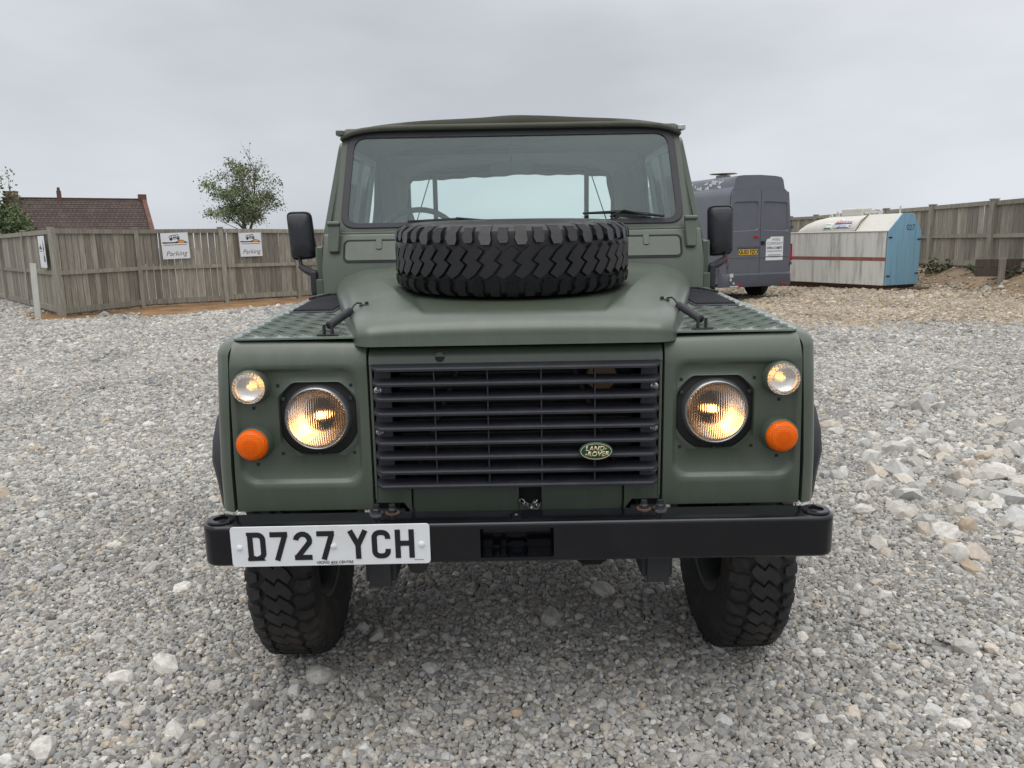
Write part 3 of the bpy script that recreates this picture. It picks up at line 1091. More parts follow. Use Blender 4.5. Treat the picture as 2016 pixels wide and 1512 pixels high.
MB().lathe([(.13, 0), (.10, .3)], 10, Matrix.Translation((3.92, hd / 2, hr + .65)), cap1=True).build('chimney_pot', M['brick'], ch)
ch = MB().box((.05, hd / 2 - .5, hr - .3), (.95, hd / 2 + .5, hr + .55)).build('chimney', M['brick'], house, 0)
ae = MB().tube([(.4, hd / 2, hr + .5), (.4, hd / 2, hr + 2.3)], .03, 6)
ae.tube([(-.5, hd / 2, hr + 2.25), (.6, hd / 2, hr + 2.25)], .025, 5)
for k in range(5): ae.tube([(-.45 + .22 * k, hd / 2 - .25, hr + 2.25), (-.45 + .22 * k, hd / 2 + .25, hr + 2.25)], .015, 4)
ae.build('aerial', M['steel'], house, 0)

def leaf_mat(name, col, col2):
    m, nt, b = nmat(name)
    L = nt.links
    at = N(nt, 'ShaderNodeAttribute', attribute_name='shade')
    r = N(nt, 'ShaderNodeValToRGB')
    r.color_ramp.elements[0].color = col + (1,)
    r.color_ramp.elements[1].color = col2 + (1,)
    L.new(at.outputs['Fac'], r.inputs[0])
    L.new(r.outputs[0], b.inputs['Base Color'])
    b.inputs['Roughness'].default_value = .6
    b.inputs['Subsurface Weight'].default_value = 0
    return m
M['leaf'] = leaf_mat('tree_leaf', (.085, .115, .05), (.235, .265, .14))
M['leaf_dark'] = leaf_mat('ivy_leaf', (.045, .075, .03), (.13, .165, .065))
M['weed'] = leaf_mat('weed_leaf', (.06, .075, .035), (.14, .155, .08))
M['bark'] = pbr('bark', (.12, .105, .085), .9, var=.35, scale=4, bump=.4, bscale=12, stretch=(4, 4, 1))

def leaves_mesh(centres, shades, size, seed=0, name='crown'):
    r = np.random.default_rng(seed)
    C = np.asarray(centres)
    n = len(C)
    a = r.normal(size=(n, 3))
    a /= np.linalg.norm(a, axis=1)[:, None]
    b = np.cross(a, r.normal(size=(n, 3)))
    b /= np.linalg.norm(b, axis=1)[:, None]
    s = size * r.uniform(.6, 1.35, n)[:, None]
    V = np.stack([C - a * s, C + b * s * .55, C + a * s, C - b * s * .55], 1).reshape(-1, 3)
    me = bpy.data.meshes.new(name)
    me.from_pydata(V.tolist(), [], np.arange(4 * n).reshape(-1, 4).tolist())
    at = me.attributes.new('shade', 'FLOAT', 'POINT')
    at.data.foreach_set('value', np.repeat(np.asarray(shades), 4).astype(np.float32))
    return me

def grow(p, d, L, r, depth, out, tips, rnd, spread=.55, up=.12, nseg=4):
    pts_, rs_ = [p.copy()], [r]
    for k in range(nseg):
        d = (d + Vector((rnd.gauss(0, .12), rnd.gauss(0, .12), rnd.gauss(0, .06) + up * .3))).normalized()
        p = p + d * L / nseg
        pts_.append(p.copy())
        rs_.append(r * (1 - .5 * (k + 1) / nseg))
        if depth <= 2: tips.append((p.copy(), depth))
    out.tube(pts_, rs_, 6 if depth > 1 else 4, cap=False)
    if depth == 0: return
    for k in range(rnd.choice([2, 3, 3])):
        i = rnd.randint(2, nseg)
        ax = Vector((rnd.gauss(0, 1), rnd.gauss(0, 1), rnd.gauss(0, .5))).normalized()
        nd = (d + ax * spread * rnd.uniform(.7, 1.4) + Vector((0, 0, up))).normalized()
        grow(pts_[i].copy(), nd, L * rnd.uniform(.6, .8), rs_[i] * .62, depth - 1, out, tips, rnd, spread, up, nseg)

def tree(name, loc, h, label, seed, leafn, leafsize, mat, mains=4, cut=None, sparse=None, group=None, wide=1.0):
    root = empty(name, loc)
    tag(root, label, 'tree', group)
    rnd = random.Random(seed)
    mb, tips = MB(), []
    base = Vector((0, 0, 0))
    th = h * .26
    mb.tube([(0, 0, -.3), (.05, 0, th * .5), (0, .03, th)], [h * .03, h * .024, h * .02], 9)
    for k in range(mains):
        a = 2 * pi * k / mains + rnd.uniform(-.4, .4)
        kk = rnd.uniform(.45, .95) * wide
        d = Vector((cos(a) * kk, sin(a) * kk, .9 + rnd.uniform(-.2, .25))).normalized()
        grow(Vector((0, 0, th * rnd.uniform(.75, 1))), d, h * rnd.uniform(.30, .36), h * .013, 3, mb, tips, rnd)
    mb.build('trunk', M['bark'], root, 60)
    cs, sh = [], []
    r2 = np.random.default_rng(seed)
    clump = {}
    tips = [t for t in tips if t[0].z > h * .16]
    for _ in range(leafn):
        t, dp = tips[int(r2.integers(len(tips)))]
        q = np.array(t) + r2.normal(0, h * .026, 3)
        if sparse and r2.random() < sparse(q): continue
        if (abs(math.sin(t.x * 3.1 + t.y * 1.7 + t.z * 2.3)) < .28): continue
        cs.append(q)
        key = (round(t.x / (h * .1)), round(t.y / (h * .1)), round(t.z / (h * .1)))
        if key not in clump: clump[key] = r2.random()
        sh.append(np.clip(clump[key] * .65 + r2.random() * .35, 0, 1))
    me = leaves_mesh(cs, sh, leafsize, seed)
    link_mesh('crown', me, mat, root)
    return root

def clump_tree(name, loc, cz, rx, rz_, label, seed, nclump, per, leafsize, mat):
    root = empty(name, loc)
    tag(root, label, 'tree')
    r2 = np.random.default_rng(seed)
    mb = MB()
    lead = [(0, 0, -.3), (.06, 0, cz * .3), (-.1, .05, cz * .62), (.05, 0, cz), (.0, .05, cz + rz_ * .75)]
    mb.tube(lead, [.20, .16, .12, .07, .02], 9)
    lead2 = [(.02, 0, cz * .32), (.55, .1, cz * .6), (.85, .0, cz * .95), (1.05, .1, cz + rz_ * .7)]
    mb.tube(lead2, [.12, .09, .055, .015], 7)
    cs, sh = [], []
    for k in range(nclump):
        v = r2.normal(size=3)
        v /= np.linalg.norm(v)
        q = v * (r2.random() ** .42)
        if q[2] < -.8: q[2] *= .5
        wob = 1 + .16 * math.sin(5 * math.atan2(q[2], q[0]) + 1.0)
        c = np.array([q[0] * rx * wob, q[1] * rx * .9, cz + q[2] * rz_ * wob])
        thin = c[0] > .55 and c[2] > cz - .2
        ld = lead if (c[0] < .4 or r2.random() < .3) else lead2
        t = np.clip((c[2] - .35 * abs(c[0]) - ld[0][2]) / (ld[-1][2] - ld[0][2]) * .86, .30, .92)
        P = np.array(ld)
        b = np.array([np.interp(t, np.linspace(0, 1, len(P)), P[:, a]) for a in range(3)])
        mid = (b + c) / 2 + np.array([0, 0, .12]) + r2.normal(0, .1, 3)
        mb.tube([tuple(b), tuple(mid), tuple(c)], [.034, .02, .006], 5, cap=False)
        for _ in range(3):
            e_ = c + r2.normal(0, .34, 3)
            mb.tube([tuple(mid), tuple((mid + e_) / 2 + r2.normal(0, .05, 3)), tuple(e_)], [.012, .008, .003], 4, cap=False)
        m_ = int(per * (.25 if thin else 1) * r2.uniform(.5, 1.3))
        cs.append(c + r2.normal(0, 1, (m_, 3)) * np.array([.34, .34, .24]) * r2.uniform(.7, 1.15))
        sh.append(np.clip(r2.random() * .7 + r2.random(m_) * .3, 0, 1))
    mb.build('trunk', M['bark'], root, 60)
    link_mesh('crown', leaves_mesh(np.concatenate(cs), np.concatenate(sh), leafsize, seed), mat, root)
    return root
clump_tree('broadleaf_tree', (-18.95, 54.0, 0), 5.15, 2.75, 2.65, 'tall loose broadleaf tree with thin branches standing alone against the sky', 9, 84, 135, .085, M['leaf'])
tree('broadleaf_tree', (-37.7, 49.5, 0), 8.6, 'tree cut off by the left edge of the picture beside the house', 12, 6500, .10, M['leaf'], mains=5)
def bush(name, loc, rx, ry, rz_, n_, size, label, seed, mat, cat='bush', stems=5, group=None, z0=0):
    root = empty(name, loc)
    tag(root, label, cat, group)
    r2 = np.random.default_rng(seed)
    mb = MB()
    for k in range(stems):
        a = r2.uniform(0, 2 * pi)
        mb.tube([(0, 0, -.05), (cos(a) * rx * .3, sin(a) * ry * .3, rz_ * .5), (cos(a) * rx * .55, sin(a) * ry * .55, rz_ * .95)], [.02 * rz_, .014 * rz_, .005 * rz_], 5)
    mb.build('stem', M['bark'], root)
    nb = max(5, int(n_ / 120))
    cc = np.stack([r2.uniform(-1, 1, nb) * rx * .75, r2.uniform(-1, 1, nb) * ry * .75, r2.uniform(.2, .9, nb) * rz_], -1)
    k = r2.integers(0, nb, n_)
    C = cc[k] + r2.normal(0, 1, (n_, 3)) * np.array([rx, ry, rz_]) * .2
    C[:, 2] = np.abs(C[:, 2])
    link_mesh('foliage', leaves_mesh(C, np.clip((k * .618) % 1 * .6 + r2.random(n_) * .4, 0, 1), size, seed, 'foliage'), mat, root)
    return root
bush('ivy_bush', (-38.0, 57.3, 0), 1.2, .9, 4.6, 5200, .15, 'ivy mound climbing the left end of the house roof', 3, M['leaf_dark'])
bush('hedge_bush', (-34.2, 51.0, 0), 2.0, 1.1, 3.4, 5200, .14, 'rounded green hedge bush in front of the house roof', 4, M['leaf_dark'])

# weeds along the right fence, each clump on its own
for k, (x, y, s_, n_) in enumerate([(10.38, 16.9, .30, 200), (10.42, 15.5, .18, 80), (10.46, 14.1, .15, 70)]):
    lab = ['large dark weed clump at the foot of the bank fence near the tank', 'small weed clump at the fence foot beside the fence post',
           'low weed growing above the dark timber sleepers'][k]
    bush('weed', (x, y, float(gz(x, y)) - .02), s_, s_ * .9, s_ * 1.15, n_, .05, lab, 40 + k, M['weed'], 'weed', 3, 'weeds along the bank fence')

# ------------------------------------------------------------------ low sleeper wall on the bank
sl = empty('sleeper_wall', (9.78, 14.25, .50))
tag(sl, 'low wall of dark timber sleepers held by a short post on the bank', 'wall')
for k in range(2):
    b_ = MB().box((0, 0, k * .185), (2.6, .12, k * .185 + .175)).build('sleeper', M['sleeper'], sl, 0, .006)
    b_.rotation_euler = (0, 0, radians(-12 + k * 1.0))
p_ = MB().box((.40, -.16, -.3), (.50, -.06, .37)).build('post', M['post'], sl, 0, .004)
p_.rotation_euler = (0, 0, radians(-2))

# ------------------------------------------------------------------ the truck
truck = empty('pickup_truck', (0, 0, 0))
tag(truck, 'olive green open backed off road truck facing us with a spare wheel on its bonnet', 'truck')
T = truck
AX, TR = .5435, .400

# ---- tyre and wheel meshes (axis along local x, centre at origin)
def tyre_mesh(R=.40, W=.215, nb=46, dusty=False):
    mb = MB()
    hw = W / 2
    Rt = R - .013
    prof = []
    half = [(Rt, hw * .70), (Rt - .006, hw * .84), (Rt - .022, hw * .95), (Rt - .055, hw * 1.0), (Rt - .10, hw * .985), (Rt - .145, hw * .87), (.212, hw * .72), (.205, hw * .66), (.200, hw * .70)]
    prof = [(r, -x) for r, x in half[::-1]] + [(Rt + .002, 0)] + half
    n = 100
    vs, fs = [], []
    for r, x in prof:
        for k in range(n):
            t = 2 * pi * k / n
            vs.append((x, r * cos(t), r * sin(t)))
    m = len(prof)
    for i in range(m - 1):
        for k in range(n):
            fs.append((i * n + k, i * n + (k + 1) % n, (i + 1) * n + (k + 1) % n, (i + 1) * n + k))
    mb.add(vs, fs)
    def surf(x):
        ax = abs(x)
        xs = [0] + [h[1] for h in half[:4]]
        rs = [Rt] + [h[0] for h in half[:4]]
        return float(np.interp(ax, xs, rs))
    def block(poly, h=.013, taper=.93):
        """poly: (s angle fraction of a pitch, x)"""
        cx = sum(p[0] for p in poly) / len(poly)
        cw = sum(p[1] for p in poly) / len(poly)
        lo, hi = [], []
        for s_, x in poly:
            t = s_ * 2 * pi / nb
            lo.append((x, (surf(x) - .002) * cos(t), (surf(x) - .002) * sin(t)))
            s2, x2 = cx + (s_ - cx) * taper, cw + (x - cw) * taper
            t2 = s2 * 2 * pi / nb
            r2 = surf(x2) + h
            hi.append((x2, r2 * cos(t2), r2 * sin(t2)))
        k = len(poly)
        mb.add(lo + hi, [tuple(range(k, 2 * k))] + [(i, (i + 1) % k, k + (i + 1) % k, k + i) for i in range(k)])
    for k in range(nb):
        # shoulder lugs, alternately long and short
        for sg in (-1, 1):
            ph = k + (.5 if sg > 0 else 0)
            x0 = hw * (.47 if k % 2 else .52)
            x1 = hw * (.99 if k % 2 else .955)
            w_ = .38 if k % 2 else .33
            block([(ph - w_ * .55, sg * x0), (ph - w_, sg * hw * .66), (ph - w_ * .85, sg * hw * .80), (ph - w_ * .9, sg * x1), (ph + w_ * .9, sg * x1), (ph + w_ * .85, sg * hw * .80), (ph + w_, sg * hw * .60), (ph + w_ * .7, sg * x0)], .0165 if k % 2 else .0145)
        # one interlocking row of Z shaped blocks round the middle
        g = .085
        xb = hw * .40
        am = hw * .07
        tri = lambda q: 1 - 4 * abs((q % 1) - .5)
        lo_e = [(k + g, -xb + am), (k + .5, -xb - am), (k + 1 - g, -xb + am)]
        hi_e = [(k + 1 - g + .5, xb - am), (k + .5 + .5, xb + am), (k + g + .5, xb - am)]
        pl_ = lo_e + [(k + 1 - g + .42, -hw * .06), (k + 1 - g + .08, hw * .06)] + hi_e + [(k + g + .08, hw * .06), (k + g + .42, -hw * .06)]
        block(pl_, .015, .95)
    # sidewall ribs
    for sg in (-1, 1):
        mb.lathe([(.325, sg * (hw * .988)), (.328, sg * (hw * 1.004)), (.333, sg * (hw * 1.004)), (.336, sg * (hw * .995))], 64, Matrix.Rotation(pi / 2, 4, 'Y'))
    return mb.mesh('tyre', 28)

def rim_mesh():
    mb = MB()
    RY = Matrix.Rotation(pi / 2, 4, 'Y')      # lathe axis -> +x (outer face)
    prof = [(.215, -.082), (.205, -.078), (.198, -.070), (.180, -.055), (.172, -.02), (.172, .03), (.188, .06), (.203, .074), (.215, .078),
            (.212, .070), (.195, .055), (.165, .022), (.150, .012), (.145, .020), (.120, .040), (.085, .045), (.072, .040), (.072, .06), (.06, .075), (.0, .078)]
    mb.lathe(prof, 40, RY)
    for k in range(5):
        t = 2 * pi * k / 5
        mb.lathe([(.013, .03), (.013, .062), (.0, .062)], 6, RY @ Matrix.Translation((.098 * cos(t), .098 * sin(t), 0)))
    for k in range(5):      # hand holes as dark dished plates
        t = 2 * pi * (k + .5) / 5
        mb.lathe([(.02, .019), (.024, .026), (.03, .021)], 12, RY @ Matrix.Translation((.128 * cos(t), .128 * sin(t), 0)))
    return mb.mesh('wheel', 40)
tyre_me = tyre_mesh()
tyre_me.materials.append(M['rubber_dusty'])
rim_me = rim_mesh()
M['rim'] = pbr('wheel_paint', (.045, .052, .042), .55, var=.2, dirt=(.10, .085, .065), dirt_amt=.6, dirt_scale=6)
rim_me.materials.append(M['rim'])
def wheel(loc, rot, name='wheel', ty=None):
    w = link_mesh(name, rim_me, None, T)
    w.location = loc
    w.rotation_euler = rot
    t_ = link_mesh('tyre', ty or tyre_me, None, w)
    return w
for sx in (-1, 1):
    for yy in (AX, AX + 2.55):
        w = wheel((sx * .750, yy, TR - .010), (random.uniform(0, 6), 0, 0 if sx > 0 else pi))
        if yy == AX: w.rotation_euler = (1.1 + sx * .3, 0, (0 if sx > 0 else pi) + radians(1.0))
# hubs, axle, springs
ax = MB().tube([(-.66, AX, TR), (-.3, AX, TR), (.66, AX, TR)], .045, 14)
ax.lathe([(0, -.12), (.08, -.10), (.13, -.03), (.13, .03), (.08, .1), (0, .12)], 20, Matrix.Translation((.26, AX, TR)) @ Matrix.Rotation(pi / 2, 4, 'Y'))
ax.tube([(-.60, AX + .12, TR - .02), (.60, AX + .12, TR - .02)], .016, 8)
for s_ in (-1, 1):
    ax.lathe([(.10, -.06), (.10, .06)], 20, Matrix.Translation((s_ * .62, AX, TR)) @ Matrix.Rotation(pi / 2, 4, 'Y'), True, True)
ax.build('front_axle', M['chassis'], T)
ax = MB().tube([(-.66, AX + 2.55, TR), (.66, AX + 2.55, TR)], .045, 14).build('rear_axle', M['chassis'], T)

# ---- chassis rails and front cross member
for s_ in (-1, 1):
    xa, xb = (.342, .428) if s_ > 0 else (-.428, -.342)
    ch = MB().box((xa, -.045, .478), (xb, 3.35, .575)).build('chassis_rail', M['chassis'], T, 0, .006)
    MB().box((xa + .012, -.062, .47), (xb - .012, -.046, .56)).build('rail_end', M['chassis'], ch, 0, .004)
MB().box((-.342, .02, .54), (.342, .10, .60)).build('cross_member', M['chassis'], T, 0, .005)
MB().tube([(-.29, .02, .50), (-.29, .14, .50)], .03, 12).build('steering_damper', M['chassis'], T)
# dark floor pan, inner wings and engine bay so that no daylight comes through
und = MB()
und.box((-.70, .98, .60), (.70, 3.40, .66))
und.box((-.335, .16, .62), (.335, 1.0, .66))
for s_ in (-1, 1):
    a = sorted((s_ * .36, s_ * .40))
    und.box((a[0], .03, .62), (a[1], .99, 1.12))
    b2 = sorted((s_ * .40, s_ * .76))
    und.box((b2[0], .06, 1.05), (b2[1], .99, 1.12))
    und.box((b2[0], .055, .70), (b2[1], .065, 1.05))
und.box((-.74, .99, .60), (.74, 1.03, 1.18))
und.build('floor_pan', M['dark'], T, 0)

# ---- bumper: U section sweep with rounded ends and a hole for the winch
def bumper():
    zb, zt = .575, .685
    yf, R = -.148, .045
    path = []
    for k in range(9):
        a = radians(180 + 90 * k / 8)
        path.append((-.838 + R + R * cos(a), yf + R + R * sin(a), (-cos(a), -sin(a))))
    for x in (-.60, -.30, -.101, .092, .30, .60):
        path.append((x, yf, (0, 1)))
    for k in range(9):
        a = radians(270 + 90 * k / 8)
        path.append((.838 - R + R * cos(a), yf + R + R * sin(a), (-cos(a), -sin(a))))
    rr = .009
    prof = [(.050, zt)] + [(rr - rr * sin(radians(a)), zt - rr + rr * cos(radians(a))) for a in (0, 30, 60, 90)]
    hz0, hz1 = .589, .669
    prof += [(0, hz1), (0, hz0)]
    prof += [(rr - rr * cos(radians(a)), zb + rr - rr * sin(radians(a))) for a in (0, 30, 60, 90)] + [(.050, zb)]
    vs, fs = [], []
    for (x, y, nn) in path:
        for d, z in prof: vs.append((x + nn[0] * d, y + nn[1] * d, z))
    m = len(prof)
    ih = [i for i, p in enumerate(prof) if p == (0, hz1)][0]
    for i in range(len(path) - 1):
        hole = abs(path[i][0] + .101) < 1e-6 and abs(path[i + 1][0] - .092) < 1e-6
        for k in range(m - 1):
            if hole and k == ih: continue
            fs.append((i * m + k, i * m + k + 1, (i + 1) * m + k + 1, (i + 1) * m + k))
    mb = MB().add(vs, fs)
    return mb
bm_o = bumper().build('bumper', M['bumper'], T, 30)
tp = MB()
plan = []
R_ = .04
for k in range(9):
    a = radians(180 + 90 * k / 8)
    plan.append((-.833 + R_ + R_ * cos(a), -.143 + R_ + R_ * sin(a)))
for k in range(9):
    a = radians(270 + 90 * k / 8)
    plan.append((.833 - R_ + R_ * cos(a), -.143 + R_ + R_ * sin(a)))
plan += [(.825, -.055), (.74, -.045), (-.74, -.045), (-.825, -.055)]
tp.prism(plan, .676, .6825)
tp.prism(plan, .577, .580)
tp.build('top_plate', M['bumper'], bm_o, 30)
wb = MB()
wb.box((-.112, -.139, .5805), (.103, -.135, .588))
wb.box((-.113, -.14, .5805), (-.107, -.055, .676))
wb.box((.098, -.14, .5805), (.104, -.055, .676))
wb.box((-.107, -.06, .5805), (.098, -.055, .676))
wb.tube([(-.06, -.10, .5805), (-.06, -.10, .6)], .012, 8)
wb.tube([(-.005, -.095, .581), (-.005, -.095, .60), (-.005, -.095, .604)], [.03, .03, .024], 20)
wb.build('winch_pocket', M['bumper'], bm_o, 30)
for s_ in (-1, 1):
    e_ = MB()
    e_.lathe([(.019, .6826), (.034, .6826), (.036, .688), (.034, .692), (.020, .692), (.019, .6826)], 28, Matrix.Translation((s_ * .795, -.100, 0)))
    e_.build('end_boss', M['bumper'], bm_o, 40)
    MB().lathe([(.0, .6828), (.018, .6828)], 20, Matrix.Translation((s_ * .795, -.100, 0))).build('boss_hole', M['dark'] if s_ < 0 else M['steel'], bm_o, 40)
    for xx in (.343, .387):
        b_ = MB()
        Mb = Matrix.Translation((s_ * xx, -.058, .6826))
        b_.lathe([(.0, .0), (.020, .0), (.020, .004), (.0, .004)], 18, Mb)
        b_.build('washer', M['rusty'] if xx < .36 else M['steel'], bm_o)
        b_ = MB().lathe([(.013, .004), (.013, .013), (.009, .016), (.009, .026), (.0, .027)], 6, Mb)
        b_.build('bolt', M['chassis'], bm_o, 30)
    MB().box(((s_ * .365) - .05, -.0445, .655), ((s_ * .365) + .05, .01, .6745)).build('bumper_bracket', M['chassis'], bm_o, 0, .004)
b_ = MB().lathe([(.030, .0), (.030, .004), (.016, .004), (.016, .012), (.011, .015), (0, .015)], 16, Matrix.Translation((-.005, -.105, .6826)))
b_.build('bolt', M['bumper'], bm_o, 30)

# ---- number plate
PW, PH = .520, .111
yb = -.1535
pm = plane_M((-.752, yb, .5775), (1, 0, .004), (0, -.02, 1))
plate = MB().prism(rrect(0, 0, PW, PH, .010, 5), 0, .003, pm).build('number_plate', M['white'], T, 30, .0008)
lt = 0
x = .041
for chh in 'D727 YCH':
    if chh == ' ':
        x += .033 - .011
        continue
    g_ = MB()
    glyph(g_, chh, pm @ Matrix.Translation((x, .017, .0031)))
    g_.build('letter', M['ink'], plate, 0)
    x += .061
text_part('lettering', 'VIKING 4X4 CENTRE', .0105, pm @ Matrix.Translation((.268, .0085, .0031)), M['ink_grey'], plate, .0006, shear=.25, offset=.0002)
MB().box((.478, .0105, .0031), (.502, .0118, .0036), pm).build('maker_mark', M['ink_grey'], plate, 0)
MB().box((.255, .0028, .0031), (.278, .0038, .0036), pm).build('maker_mark', M['ink_grey'], plate, 0)
for px in (.022, .268, .498):
    MB().lathe([(.0075, .0), (.0075, .003), (.005, .0045), (0, .0047)], 16, pm @ Matrix.Translation((px, .054, .0031))).build('screw_cap', M['white'], plate, 40)

# ---- front wing panels with recess and octagonal lamp opening
HXc, HZc = .548, .938
OCT = [(.480, 1.038), (.612, 1.038), (.653, .998), (.653, .868), (.614, .832), (.474, .832), (.438, .868), (.438, .998)]
REC = [(.425, 1.078), (.768, 1.078), (.774, .80), (.720, .752), (.466, .752), (.428, .79)]
def front_panel(sx):
    outer = [(.403, .672), (.788, .672), (.776, 1.152), (.403, 1.143)]
    rec = rrect(.428, .752, .770, 1.078, .045, 6)
    rec2 = rrect(.438, .762, .760, 1.068, .040, 6)
    octo = round_poly(OCT, .012, 3)
    oct2 = round_poly([(HXc + (p[0] - HXc) * .985, HZc + (p[1] - HZc) * .985) for p in OCT], .012, 3)
    c = (HXc, HZc)
    lo, lr, lr2, l8, l8b = star_loops([outer, rec, rec2, octo, oct2], c, 64)
    roll = lambda z: .034 * max(0, (z - 1.080) / .072) ** 1.7
    P = lambda L, d: [(sx * p[0], d + roll(p[1]), p[1]) for p in L]
    sc = lambda L, k: [(HXc + (p[0] - HXc) * k, HZc + (p[1] - HZc) * k) for p in L]
    mb = MB()
    mixl = lambda t: [(a[0] * (1 - t) + b[0] * t, a[1] * (1 - t) + b[1] * t) for a, b in zip(lo, lr)]
    loops_ = [P(lo, .045), P(lo, .006), P(mixl(.05), .0), P(mixl(.22), 0), P(mixl(.42), 0), P(mixl(.62), 0), P(mixl(.82), 0), P(sc(lr, 1.0), .0), P(sc(lr, .985), .002), P(lr2, .010), P(sc(lr2, .98), .012),
              P(sc(l8, 1.03), .012), P(sc(l8, 1.008), .010), P(l8, .012), P(l8b, .030)]
    mb.loops(loops_)
    o_ = mb.build('front_panel', M['paint'], T, 50)
    # little square fixing holes, as plugs set in the panel
    hl_ = MB()
    for hx, hz in ((.722, .968), (.722, .808), (.452, 1.028), (.652, 1.030), (.452, .838), (.650, .838)):
        hl_.box((sx * hx - .0042, .0108, hz - .0042), (sx * hx + .0042, .0165, hz + .0042))
    hl_.build('fixing_hole', M['dark'], o_, 0)
    return o_
for sx in (-1, 1):
    front_panel(sx)

# ---- headlights
def headlight(sx):
    cx = sx * HXc
    Mh = Matrix.Translation((cx, 0, HZc)) @ Matrix.Rotation(pi / 2, 4, 'X')     # lathe +h -> -y
    # dark bowl behind the opening
    bk = MB().lathe([(.150, -.025), (.150, -.06), (.0, -.10)], 32, Mh)
    bk2 = MB().lathe([(.121, -.019), (.155, -.024)], 48, Mh)
    bk.lathe([(.098, -.018), (.118, -.024), (.135, -.028), (.150, -.030)], 48, Mh)
    hlo = bk.build('headlight', M['dark'], T, 40)
    bk2.build('bucket_plate', M['paint'], hlo, 40)
    rm = MB().lathe([(.0835, -.006), (.0845, .002), (.088, .005), (.092, .002), (.0945, -.008), (.098, -.020)], 56, Mh).build('rim', M['rimgrey'], hlo, 50)
    refl = MB().lathe([(.0838, -.002)] + [(r_, -.002 - .085 * (1 - (r_ / .0838) ** 2)) for r_ in (.075, .065, .055, .045, .035, .025, .014)], 56, Mh)
    refl.build('reflector', M['chrome'], hlo, 60)
    bulb = MB().lathe([(.0, -.028), (.006, -.030), (.010, -.036), (.011, -.045), (.009, -.058), (.012, -.066), (.014, -.084), (0, -.085)], 16, Mh)
    bulb.build('bulb', M['bulb'], hlo, 60)
    lens = MB().lathe([(.0, .016), (.02, .0153), (.04, .0128), (.06, .0085), (.075, .004), (.083, .0005), (.0833, -.0015), (.075, .0005), (.06, .005), (.04, .0093), (.02, .0118), (0, .0125)], 56, Mh)
    lens.build('lens', M['lens'], hlo, 60)
    scw = MB()
    hlo.scale = (.955, 1, .955)
    hlo.location = (cx * .045, 0, HZc * .045)
    for k in range(3):
        t = radians(30 + 120 * k)
        scw.lathe([(.006, -.024), (.006, -.014), (0, -.013)], 10, Matrix.Translation((cx + .112 * cos(t), 0, HZc + .112 * sin(t))) @ Matrix.Rotation(pi / 2, 4, 'X'))
    scw.build('adjuster_screw', M['chassis'], hlo)
for sx in (-1, 1): headlight(sx)

# ---- side lamps and indicators
def round_lamp(name, cx, cz, lensmat, lit, lab=None):
    Mh = Matrix.Translation((cx, .012, cz)) @ Matrix.Rotation(pi / 2, 4, 'X')
    b_ = MB().lathe([(.050, .0), (.050, .006), (.0475, .012), (.0465, .028), (.0445, .030)], 40, Mh).build(name, M['black_plastic'], T, 40)
    b_.data.materials[0] = M['paint']
    if lit:
        MB().lathe([(.044, .029), (.040, .014), (.022, .006), (.0, .005)], 36, Mh).build('reflector', M['chrome'], b_, 60)
        MB().lathe([(.0, .024), (.006, .022), (.0085, .014), (.006, .006)], 14, Mh).build('bulb', M['bulb_small'], b_, 60)
        MB().lathe([(0, .052), (.015, .0515), (.028, .049), (.037, .044), (.0425, .037), (.0435, .029), (.040, .029), (.036, .040), (.027, .0455), (.014, .0475), (0, .048)], 40, Mh).build('lens', lensmat, b_, 60)
    else:
        MB().lathe([(0, .052), (.015, .0515), (.028, .049), (.037, .044), (.0425, .037), (.0438, .028), (.030, .026), (0, .026)], 40, Mh).build('lens', lensmat, b_, 60)
    if lab: b_['label'] = lab
    return b_
for sx in (-1, 1):
    round_lamp('side_light', sx * .722, 1.030, M['lens_clear'], True)
    round_lamp('indicator', sx * .724, .871, M['amber'], False)

# ---- radiator surround: slam panel, side strips, apron
def sheet(name, poly, y0, y1, mat=M['paint'], bevel=.004, parent=T):
    return MB().prism(poly, y0, y1, FRONT).build(name, mat, parent, 35, bevel)
sp_ = MB().loops([[(x_, y_, z_) for y_, z_ in ((.05, 1.084), (.0, 1.084), (.0015, 1.096), (.006, 1.108), (.013, 1.119), (.022, 1.127), (.05, 1.127))] for x_ in (-.398, .398)], True, True).build('slam_panel', M['paint'], T, 50)
for s_ in (-1, 1):
    a = sorted((s_ * .3905, s_ * .3985))
    sheet('side_strip', [(a[0], .70), (a[1], .70), (a[1], 1.0835), (a[0], 1.0835)], .002, .05, parent=sp_, bevel=.002)
# half open bonnet lock hole
MB().lathe([(0, .0), (.0125, .0)], 24, Matrix.Translation((-.205, -.0012, 1.102)) @ Matrix.Rotation(pi / 2, 4, 'X')).build('lock_hole', M['dark'], sp_)
MB().prism([(-.2175, 1.104), (-.1925, 1.104)] + [(-.205 + .0125 * cos(radians(a)), 1.104 + .0125 * sin(radians(a))) for a in (0, 30, 60, 90, 120, 150, 180)][1:-1], -.0035, -.0014, FRONT).build('lock_cover', M['paint'], sp_, 0)
apo = sheet('apron', [(-.398, .690), (-.320, .690), (-.298, .660), (-.298, .742), (-.398, .742)], .004, .03, bevel=.003)
sheet('apron', [(.398, .690), (.398, .742), (.298, .742), (.298, .660), (.320, .690)], .004, .03, bevel=.003)
lowp = [(-.296, .742), (-.296, .672), (-.290, .658), (-.276, .652), (.004, .652), (.004, .742)]
sheet('apron_panel', lowp, .012, .03, parent=apo, bevel=.005)
lowp = [(.066, .742), (.066, .652), (.276, .652), (.290, .658), (.296, .672), (.296, .742)]
sheet('apron_panel', lowp, .012, .03, parent=apo, bevel=.005)
